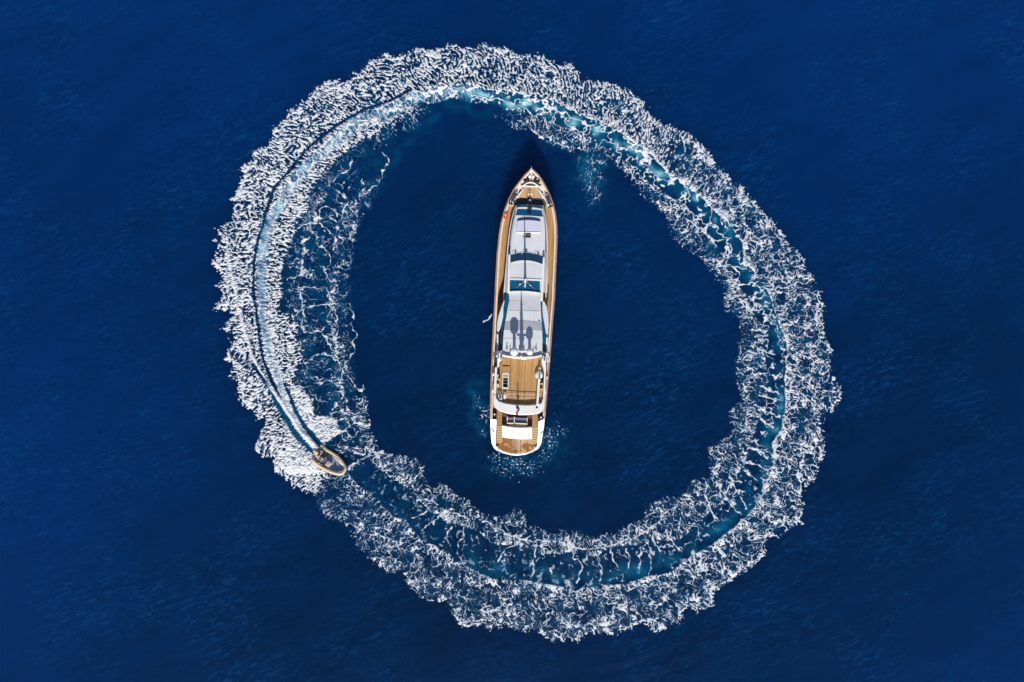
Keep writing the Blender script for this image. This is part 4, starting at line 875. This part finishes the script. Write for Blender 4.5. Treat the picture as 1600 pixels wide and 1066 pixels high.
for pl in ([(x + .35, y) for x, y in LEFT[-1:] + TAILL], [(x - .35, y) for x, y in RIGHT[-1:] + TAILR]):
    bm = bmesh.new(); rw = []
    for x, y in pl:
        t = fr.p(x, y, gun(y) - .05); rw.append((bm.verts.new(t), bm.verts.new((t.x * .97, t.y, .1)), bm.verts.new((t.x * .9, t.y, .1)), bm.verts.new((t.x * .93, t.y, t.z - .02))))
    for a, b in zip(rw[:-1], rw[1:]):
        for k in range(4): bm.faces.new((a[k], a[(k + 1) % 4], b[(k + 1) % 4], b[k]))
    bm.faces.new(rw[0]); bm.faces.new(rw[-1][::-1])
    link('quarter_side', bm, M_WHITE, Y)
# swim platform
slab(fr, 'platform_rim', TAILL[3:] + STERN + TAILR[::-1][:2] + [(841, 690), (775, 690)], .80, .2, M_WHITE, Y, bevel=.05)
slab(fr, 'swim_platform', '775.4,694 776.6,699 785,704.6 798,708.4 809,709.2 822,707.6 832,703.6 838,699 839.4,694 839,682 831.6,683 812,687 800,686.6 784,682 776,682', .84, .5, M_WET, Y)
# stairs both sides
for side in (0, 1):
    for k in range(7):
        z = 2.2 - k * .2
        yy = (666.4 if side == 0 else 668.8) + k * 3.9
        if side == 0: A = [(776.2 - .15 * k, yy + 1.0 * k * .2), (784.2 + .1 * k, yy - .3 * k)]
        else: A = [(831.8 - .2 * k, yy - .3 * k), (840.6 - .1 * k, yy + .25 * k)]
        B = [(A[0][0], A[0][1] + 4.2), (A[1][0], A[1][1] + 4.2)]
        strip_mesh(fr, 'stair_step', A, B, z, z, .3, M_TEAK, Y)
        C = [(a, b + 1.3) for a, b in A]
        strip_mesh(fr, 'step_nosing', A, C, z + .04, z + .04, .06, M_YELL, Y)
tube(fr, 'boarding_rail', [(777.2, 697, 1.5), (778.6, 702, 1.2)], .06, M_STEEL, Y, n=6)
tube(fr, 'boarding_rail', [(834.8, 697.2, 1.3), (834.4, 702, 1.2)], .06, M_WHITE, Y, n=6)
# ------------------------------------------------------------------ loose gear aboard
def thing(name, px, py, z, label, cat, group=None, ang=YA):
    f = Frame(px, py, ang, 0)
    w = wpt(px, py, z); f = Frame(px, py, ang, z); f.loc = Vector((w.x, w.y, z)); f.inv = (Matrix.Translation(f.loc) @ Matrix.Rotation(ang, 4, 'Z')).inverted()
    o = f.root(name); tag(o, label, cat, group); return f, o
# fender racks
def fender_rack(name, P4, label):
    f, o = thing(name, P4[0][0], P4[0][1], gun(P4[0][1]), label, 'fenders', 'racks of black fenders on the foredeck')
    ax = Vector((P4[-1][0] - P4[0][0], P4[-1][1] - P4[0][1])).normalized(); nx = Vector((-ax.y, ax.x))
    for cx, cy in P4:
        g = gun(cy) + .18
        rr_ = .19; L_ = 3.5
        A3 = [f.inv @ wpt(cx + nx.x * L_ * t, cy + nx.y * L_ * t, g) for t in (-1, -.8, .8, 1)]
        tube(f, 'fender', A3, .19, M_BLACK, o, n=10, rr=[.07, rr_, rr_, .07], local=True)
    for s_ in (-1, 1):
        tube(f, 'rack_bar', [f.inv @ wpt(cx + nx.x * 2.0 * s_, cy + nx.y * 2.0 * s_, gun(cy) + .42) for cx, cy in P4], .045, M_STEEL, o, n=6, local=True)
    c0 = P4[0]; m = bmesh.new()
    lathe_c = f.inv @ wpt(c0[0] - ax.x * 4, c0[1] - ax.y * 4, gun(c0[1]) + .15)
    bmesh.ops.create_uvsphere(m, u_segments=12, v_segments=8, radius=.26, matrix=Matrix.Translation(lathe_c) @ Matrix.Diagonal((1, 1, .6, 1)))
    link('fender_cover', m, paint('grey_fender_cover', (.22, .22, .30), .8, .2, 6), o, smooth=True)
    return o
fender_rack('fender_rack', [(804.6, 304.2), (802.6, 308.6), (800.4, 313.2), (798.4, 317.8)], 'rack of four black fenders on the left side of the bow')
fender_rack('fender_rack', [(855.2, 308.4), (857, 313), (858.6, 317.6), (860, 322)], 'rack of four black fenders on the right side of the bow')
# lifebuoy
f, o = thing('lifebuoy', 790, 338, gun(338), 'orange lifebuoy on the left bulwark beside the deckhouse', 'lifebuoy')
m = bmesh.new(); n1, n2 = 20, 8
rg = [[m.verts.new(((.19 + .085 * math.cos(b)) * math.cos(a), (.34 + .085 * math.cos(b)) * math.sin(a), .10 + .09 * math.sin(b))) for b in [2 * math.pi * j / n2 for j in range(n2)]] for a in [2 * math.pi * i / n1 for i in range(n1)]]
for i in range(n1):
    for j in range(n2): m.faces.new((rg[i][j], rg[(i + 1) % n1][j], rg[(i + 1) % n1][(j + 1) % n2], rg[i][(j + 1) % n2]))
link('ring', m, M_ORANGE, o, smooth=True)
m = bmesh.new(); bmesh.ops.create_cube(m, size=1, matrix=Matrix.Translation((.03, .42, .1)) @ Matrix.Diagonal((.16, .2, .14, 1))); link('rope_pouch', m, M_BLACK, o, bevel=.02)
# liferaft canister
f, o = thing('liferaft_canister', 789, 618, ZS, 'white cylindrical liferaft canister on the teak at the left rear of the sun deck', 'liferaft')
tube(f, 'canister', [(0, -.42, .26), (0, -.36, .26), (0, .36, .26), (0, .42, .26)], .2, M_WHITE, o, n=16, rr=[.12, .2, .2, .12], local=True)
tube(f, 'strap', [(0, .16, .26), (0, .22, .26)], .21, M_STEEL, o, n=16, local=True)
m = bmesh.new(); bmesh.ops.create_cube(m, size=1, matrix=Matrix.Translation((0, 0, .06)) @ Matrix.Diagonal((.4, .6, .12, 1))); link('cradle', m, M_STEEL, o)
# small water scooter, grey and white
f, o = thing('water_scooter', 781, 617.6, ZS, 'grey and white water scooter stowed in the left rear corner of the sun deck', 'scooter', ang=YA + .25)
m = bmesh.new()
secs = [(.62, .08, .25), (.5, .18, .38), (.2, .25, .5), (-.2, .27, .5), (-.55, .24, .42), (-.7, .14, .3)]
rgs = []
for y_, w_, h_ in secs:
    rgs.append([m.verts.new((x_ * w_, y_, z_ * h_)) for x_, z_ in ((-1, .15), (-1, .6), (-.55, .95), (0, 1.05), (.55, .95), (1, .6), (1, .15))])
for a, b in zip(rgs[:-1], rgs[1:]):
    for k in range(6): m.faces.new((a[k], b[k], b[k + 1], a[k + 1]))
    m.faces.new((a[6], b[6], b[0], a[0]))
m.faces.new(rgs[0]); m.faces.new(rgs[-1][::-1]); link('body', m, M_SHELL, o, smooth=True)
m = bmesh.new(); bmesh.ops.create_cube(m, size=1, matrix=Matrix.Translation((0, -.2, .53)) @ Matrix.Diagonal((.2, .5, .1, 1))); link('seat', m, M_DGREY, o, bevel=.04)
tube(f, 'handlebar', [(-.26, .15, .66), (0, .2, .6), (.26, .15, .66)], .03, M_BLACK, o, n=6, local=True)
# cloth bundle and dark bag on the sun deck edge
def bundle(px, py, z, rx, ry, rz, mat, label, name='cloth_bundle', cat='bundle', seed=0):
    f, o_ = thing(name, px, py, z, label, cat)
    COL.objects.unlink(o_); bpy.data.objects.remove(o_)
    m = bmesh.new(); bmesh.ops.create_icosphere(m, subdivisions=3, radius=1)
    for v in m.verts:
        c = v.co; a = np.array([c.x * 2.1 + seed]), np.array([c.y * 2.1 + c.z * 1.7]);
        d = 1 + .35 * float(perlin(a[0], a[1], seed)[0])
        v.co = Vector((c.x * rx * d, c.y * ry * d, max(-.0, c.z * rz * d + rz * .55)))
    o = link(name, m, mat, None, smooth=True); o.location = f.loc; o.rotation_euler = (0, 0, YA)
    return tag(o, label, cat)
bundle(778.6, 583, ZS, .17, .62, .3, M_MAROON, 'dark red cloth bundle against the left coaming of the sun deck', seed=3)
bundle(846.8, 596.6, ZS, .14, .45, .3, M_MAROON, 'small dark brown bundle beside the crane on the sun deck', seed=5)
# ensign
f, o = thing('ensign', 809, 640, 5.85, 'red and blue ensign drooping from a short staff over the white stern coaming', 'flag')
tube(f, 'staff', [(0, .35, -.0), (0, .1, 1.2), (0, -.2, 2.5)], .045, M_WHITE, o, n=8, local=True)
def cloth(name, x0, x1, y0, y1, mat):
    m = bmesh.new(); g = []
    for i in range(7):
        row = []
        for j in range(9):
            u = x0 + (x1 - x0) * i / 6; v = y0 + (y1 - y0) * j / 8
            row.append(m.verts.new((u + .06 * math.sin(v * 7 + 1), v, .62 - .25 * (v + .1) ** 2 + .07 * math.sin(u * 16 + v * 5))))
        g.append(row)
    for i in range(6):
        for j in range(8): m.faces.new((g[i][j], g[i + 1][j], g[i + 1][j + 1], g[i][j + 1]))
    ob = link(name, m, mat, o, smooth=True); md = ob.modifiers.new('thick', 'SOLIDIFY'); md.thickness = .012; return ob
cloth('flag_canton', -.12, .16, -.15, .45, M_NAVY); cloth('flag_fly', -.16, .12, -.66, -.155, M_RED)

# ------------------------------------------------------------------ speedboat
RA = math.atan2(44, 0) * 0 + math.radians(-(90 + 36.5))     # heading down to the right
rf = Frame(515, 722.5, RA, .12)
R = rf.root('rigid_inflatable_boat')
tag(R, 'small beige inflatable speedboat racing at the head of the foam ring', 'speedboat')
R.rotation_euler = (math.radians(3.0), math.radians(-12), RA)
M_TUBE = paint('beige_hypalon', (.80, .61, .39), .55, .1, 3, bump=.15)
M_TUBE2 = paint('sand_patch', (.60, .42, .24), .6, .12, 4)
M_FLOOR = paint('blue_grey_floor', (.22, .28, .42), .5, .12, 3)
M_SEATB = paint('black_seat', (.02, .02, .025), .6, .3, 6)
M_HULLW = paint('white_hull', (.7, .68, .62), .3, .1, 3)
def rl(px, py, z=.5):
    w = wpt(px, py, z); v = rf.inv @ w; return Vector((v.x, v.y, z))
# tubes follow the traced centre lines
Ltr = [(486.4, 717.0), (489.6, 720.4), (496.3, 726.2), (505.6, 732.6), (514.9, 737.4), (523.5, 740.9), (530.6, 742.2), (535.2, 741.4)]
Utr = [(500.6, 696.4), (504.2, 699.6), (511.0, 704.9), (519.2, 710.2), (527.2, 716.2), (533.2, 723.0), (538.2, 730.6), (539.0, 735.0)]
path = [rl(x, y, .48 + .018 * i * i * .6) for i, (x, y) in enumerate(Ltr)] + [rl(x, y, .48 + .018 * (7 - i) ** 2 * .6) for i, (x, y) in enumerate(Utr[::-1])]
rad = [.08, .18, .225, .235, .235, .23, .21, .20, .20, .19, .19, .20, .20, .19, .17, .08]
pp = catmull(np.array([tuple(p) for p in path]), 4) if False else None
def cr3(P_, n=4):
    P_ = [np.array(p) for p in P_]; out = []; N_ = len(P_)
    for i in range(N_ - 1):
        a, b, c, d = P_[max(i - 1, 0)], P_[i], P_[i + 1], P_[min(i + 2, N_ - 1)]
        for t in np.arange(n) / n: out.append(.5 * (2 * b + (c - a) * t + (2 * a - 5 * b + 4 * c - d) * t * t + (3 * b - a - 3 * c + d) * t ** 3))
    out.append(P_[-1]); return out
pr = cr3([(*p, r) for p, r in zip(path, rad)])
tube(rf, 'buoyancy_tube', [p[:3] for p in pr], .2, M_TUBE, R, n=16, rr=[float(p[3]) for p in pr], local=True)
tube(rf, 'rubbing_strake', [(p[0] * 1.0 + (0.235 if False else 0), p[1], p[2] + .0) for p in pr[6:-6]], .2, M_TUBE2, R, n=16, rr=[float(p[3]) * 1.02 * .35 for p in pr[6:-6]], local=True)
# hull beneath
m = bmesh.new(); rw = []
n_ = len(path) // 2
for i in range(n_):
    a = path[i]; b = path[-1 - i]; c = (a + b) / 2
    t = i / (n_ - 1)
    rw.append([m.verts.new(v) for v in (Vector((a.x, a.y, .38)), Vector(((a.x + c.x) / 2, (a.y + c.y) / 2, .1)), Vector((c.x, c.y, -.22 + .5 * t ** 3)), Vector(((b.x + c.x) / 2, (b.y + c.y) / 2, .1)), Vector((b.x, b.y, .38)))])
for a, b in zip(rw[:-1], rw[1:]):
    for k in range(4): m.faces.new((a[k], b[k], b[k + 1], a[k + 1]))
m.faces.new(rw[0]); link('hull', m, M_HULLW, R)
# floor
m = bmesh.new(); fl_ = [Vector((p.x * .86, p.y * (.96), .40)) for p in path[1:-1]]
m.faces.new([m.verts.new(v) for v in fl_]); bmesh.ops.triangulate(m, faces=m.faces); link('floor', m, M_FLOOR, R)
def rbox(name, x, y, z, w, l, h, mat, rz=0, bevel=.03, parent=R, tilt=0):
    m = bmesh.new(); bmesh.ops.create_cube(m, size=1, matrix=Matrix.Translation((x, y, z + h / 2)) @ Matrix.Rotation(rz, 4, 'Z') @ Matrix.Rotation(tilt, 4, 'X') @ Matrix.Diagonal((w, l, h, 1)))
    return link(name, m, mat, parent, bevel=bevel)
def rp(px, py): v = rl(px, py, .5); return v.x, v.y
x, y = rp(513.6, 726.2)
cs = rbox('console', x, y, .4, .62, .62, .62, M_WHITE)
rbox('console_cushion', x, y + .05, 1.02, .40, .34, .05, M_TUBE2, parent=R)
rbox('windscreen', x, y - .30, 1.0, .56, .05, .26, M_GLASSD, tilt=.4)
x, y = rp(502.6, 718.6); rbox('helm_seat', x, y, .4, .55, .5, .42, M_TUBE)
x, y = rp(507.6, 711.0); rbox('engine_hatch', x, y, .4, .72, .62, .30, M_SEATB, bevel=.05)
x, y = rp(504.4, 714.2); rbox('rear_bench', x, y, .4, 1.2, .26, .26, M_SEATB, bevel=.04)
A, B = rl(495.6, 719.6, .95), rl(503, 707.4, .95)
tube(rf, 'stern_arch', [(A.x, A.y, .5), (A.x, A.y, 1.0), (B.x, B.y, 1.0), (B.x, B.y, .5)], .06, M_TUBE, R, n=8, local=True)
x, y = rp(510.4, 705.6); rbox('side_bolster', x, y, .5, .28, .5, .25, M_TUBE, rz=.1)
tube(rf, 'inner_bolster', [rl(517.6, 711.6, .66), rl(522, 716, .70), rl(529, 722, .76), rl(535, 728.6, .82)], .13, M_TUBE, R, n=10, rr=[.06, .13, .16, .12], local=True)
tube(rf, 'grab_rope', [rl(496, 722, .72), rl(504, 729, .74), rl(512, 734, .74)], .03, M_MAROON, R, n=6, local=True)
x, y = rp(523, 727.4); rbox('anchor_bag', x, y, .42, .22, .22, .16, M_BLACK)
x, y = rp(529, 732); rbox('bow_mat', x, y, .405, .62, .62, .03, paint('pale_blue_mat', (.20, .36, .62), .6, .15, 4))
rbox('bow_plate', *rp(536.6, 737.6), .62, .5, .34, .1, M_TUBE, rz=0)
# outboard motor
x, y = rp(493.6, 707.6)
m = bmesh.new(); pr_ = [(-.44, .10, .20), (-.34, .2, .34), (-.1, .24, .42), (.15, .23, .40), (.33, .16, .30), (.38, .08, .18)]
rg = []
for yy, ww, hh in pr_:
    rg.append([m.verts.new((x + ww * math.cos(t), y + yy, .62 + hh * max(-.5, math.sin(t)))) for t in [2 * math.pi * k / 12 for k in range(12)]])
for a, b in zip(rg[:-1], rg[1:]):
    for k in range(12): m.faces.new((a[k], a[(k + 1) % 12], b[(k + 1) % 12], b[k]))
m.faces.new(rg[0]); m.faces.new(rg[-1]); link('outboard_cowl', m, M_TUBE, R, smooth=True)
rbox('outboard_leg', x, y + .02, -.35, .14, .3, .9, M_SEATB); rbox('outboard_bracket', x, y + .42, .3, .3, .3, .32, M_SEATB)
for q in ((501, 706.2), (495, 713.8)): rbox('swim_step', *rp(*q), .5, .22, .36, .08, M_WHITE)
# ------------------------------------------------------------------ helmsman
def person(px, py, label, shirt, trousers, lean=.15):
    f = Frame(px, py, RA, .12); o = f.root('person'); tag(o, label, 'person'); o.location.z = .0
    def skin(name, V, E, rads, mat, sub=2):
        me = bpy.data.meshes.new(name); me.from_pydata([tuple(v) for v in V], E, []); ob = bpy.data.objects.new(name, me); COL.objects.link(ob); ob.parent = o
        ob.modifiers.new('skin', 'SKIN')
        for i, r_ in enumerate(rads): me.skin_vertices[0].data[i].radius = r_ if isinstance(r_, tuple) else (r_, r_)
        me.skin_vertices[0].data[0].use_root = True
        s_ = ob.modifiers.new('sub', 'SUBSURF'); s_.levels = s_.render_levels = sub; me.materials.append(mat); return ob
    zs = .92
    # one continuous seated body: pelvis root, spine, neck, head, arms to the wheel, legs to the floor
    V = [(0, 0, zs), (0, .03, zs + .22), (0, .06, zs + .42), (0, .08, zs + .52), (0, .11, zs + .60), (0, .13, zs + .72), (0, .13, zs + .80),
         (-.19, .06, zs + .42), (-.26, .20, zs + .22), (-.20, .46, zs + .20), (-.18, .54, zs + .21), (.19, .06, zs + .42), (.26, .20, zs + .22), (.20, .46, zs + .20), (.18, .54, zs + .21),
         (-.10, .04, zs - .02), (-.14, .44, zs + .02), (-.14, .46, zs - .40), (-.14, .58, zs - .42), (.10, .04, zs - .02), (.14, .44, zs + .02), (.14, .46, zs - .40), (.14, .58, zs - .42)]
    E = [(0, 1), (1, 2), (2, 3), (3, 4), (4, 5), (5, 6), (2, 7), (7, 8), (8, 9), (9, 10), (2, 11), (11, 12), (12, 13), (13, 14), (0, 15), (15, 16), (16, 17), (17, 18), (0, 19), (19, 20), (20, 21), (21, 22)]
    r = [(.15, .11), (.14, .10), (.16, .10), .065, .06, (.085, .10), (.06, .07), .065, .048, .036, .035, .065, .048, .036, .035, .09, .07, .05, .045, .09, .07, .05, .045]
    M_SKIN = paint('skin', (.50, .28, .18), .5, .08, 10)
    b = skin('body', V, E, r, M_SKIN)
    skin('shirt', [V[0], V[1], V[2], V[7], tuple(np.array(V[7]) * .4 + np.array(V[8]) * .6), V[11], tuple(np.array(V[11]) * .4 + np.array(V[12]) * .6)], [(0, 1), (1, 2), (2, 3), (3, 4), (2, 5), (5, 6)], [(.17, .13), (.16, .12), (.175, .115), .08, .065, .08, .065], shirt)
    skin('trousers', [V[0], V[15], V[16], V[17], V[19], V[20], V[21]], [(0, 1), (1, 2), (2, 3), (0, 4), (4, 5), (5, 6)], [(.165, .12), .10, .082, .062, .10, .082, .062], trousers)
    m = bmesh.new(); bmesh.ops.create_uvsphere(m, u_segments=14, v_segments=10, radius=1, matrix=Matrix.Translation((0, .115, zs + .79)) @ Matrix.Diagonal((.098, .115, .085, 1)))
    link('hair', m, paint('dark_hair', (.03, .018, .01), .6, .2, 20), o, smooth=True)
    for sx in (-1, 1):
        for kf in range(5):
            x0 = sx * .18 + (kf - 2) * .018; tub = [(x0, .56, zs + .215), (x0, .60 + (.012 if kf == 2 else 0), zs + .225), (x0, .625, zs + .20), (x0, .61, zs + .175)]
            tube(f, 'finger', tub, .009, M_SKIN, o, n=6, rr=[.010, .009, .008, .006], local=True)
        m = bmesh.new(); bmesh.ops.create_icosphere(m, subdivisions=1, radius=.012, matrix=Matrix.Translation((sx * .034, .225, zs + .725))); link('eye', m, M_BLACK, o)
    m = bmesh.new(); bmesh.ops.create_cone(m, cap_ends=True, segments=6, radius1=.018, radius2=.008, depth=.05, matrix=Matrix.Translation((0, .235, zs + .70)) @ Matrix.Rotation(.4, 4, 'X')); link('nose', m, M_SKIN, o, smooth=True)
    return o
M_SHIRT = paint('white_shirt', (.78, .72, .68), .85, .08, 8); M_TROU = paint('dark_shorts', (.04, .035, .045), .85, .2, 8)
person(503.0, 718.6, 'seated helmsman in a white shirt and dark shorts steering the speedboat', M_SHIRT, M_TROU)
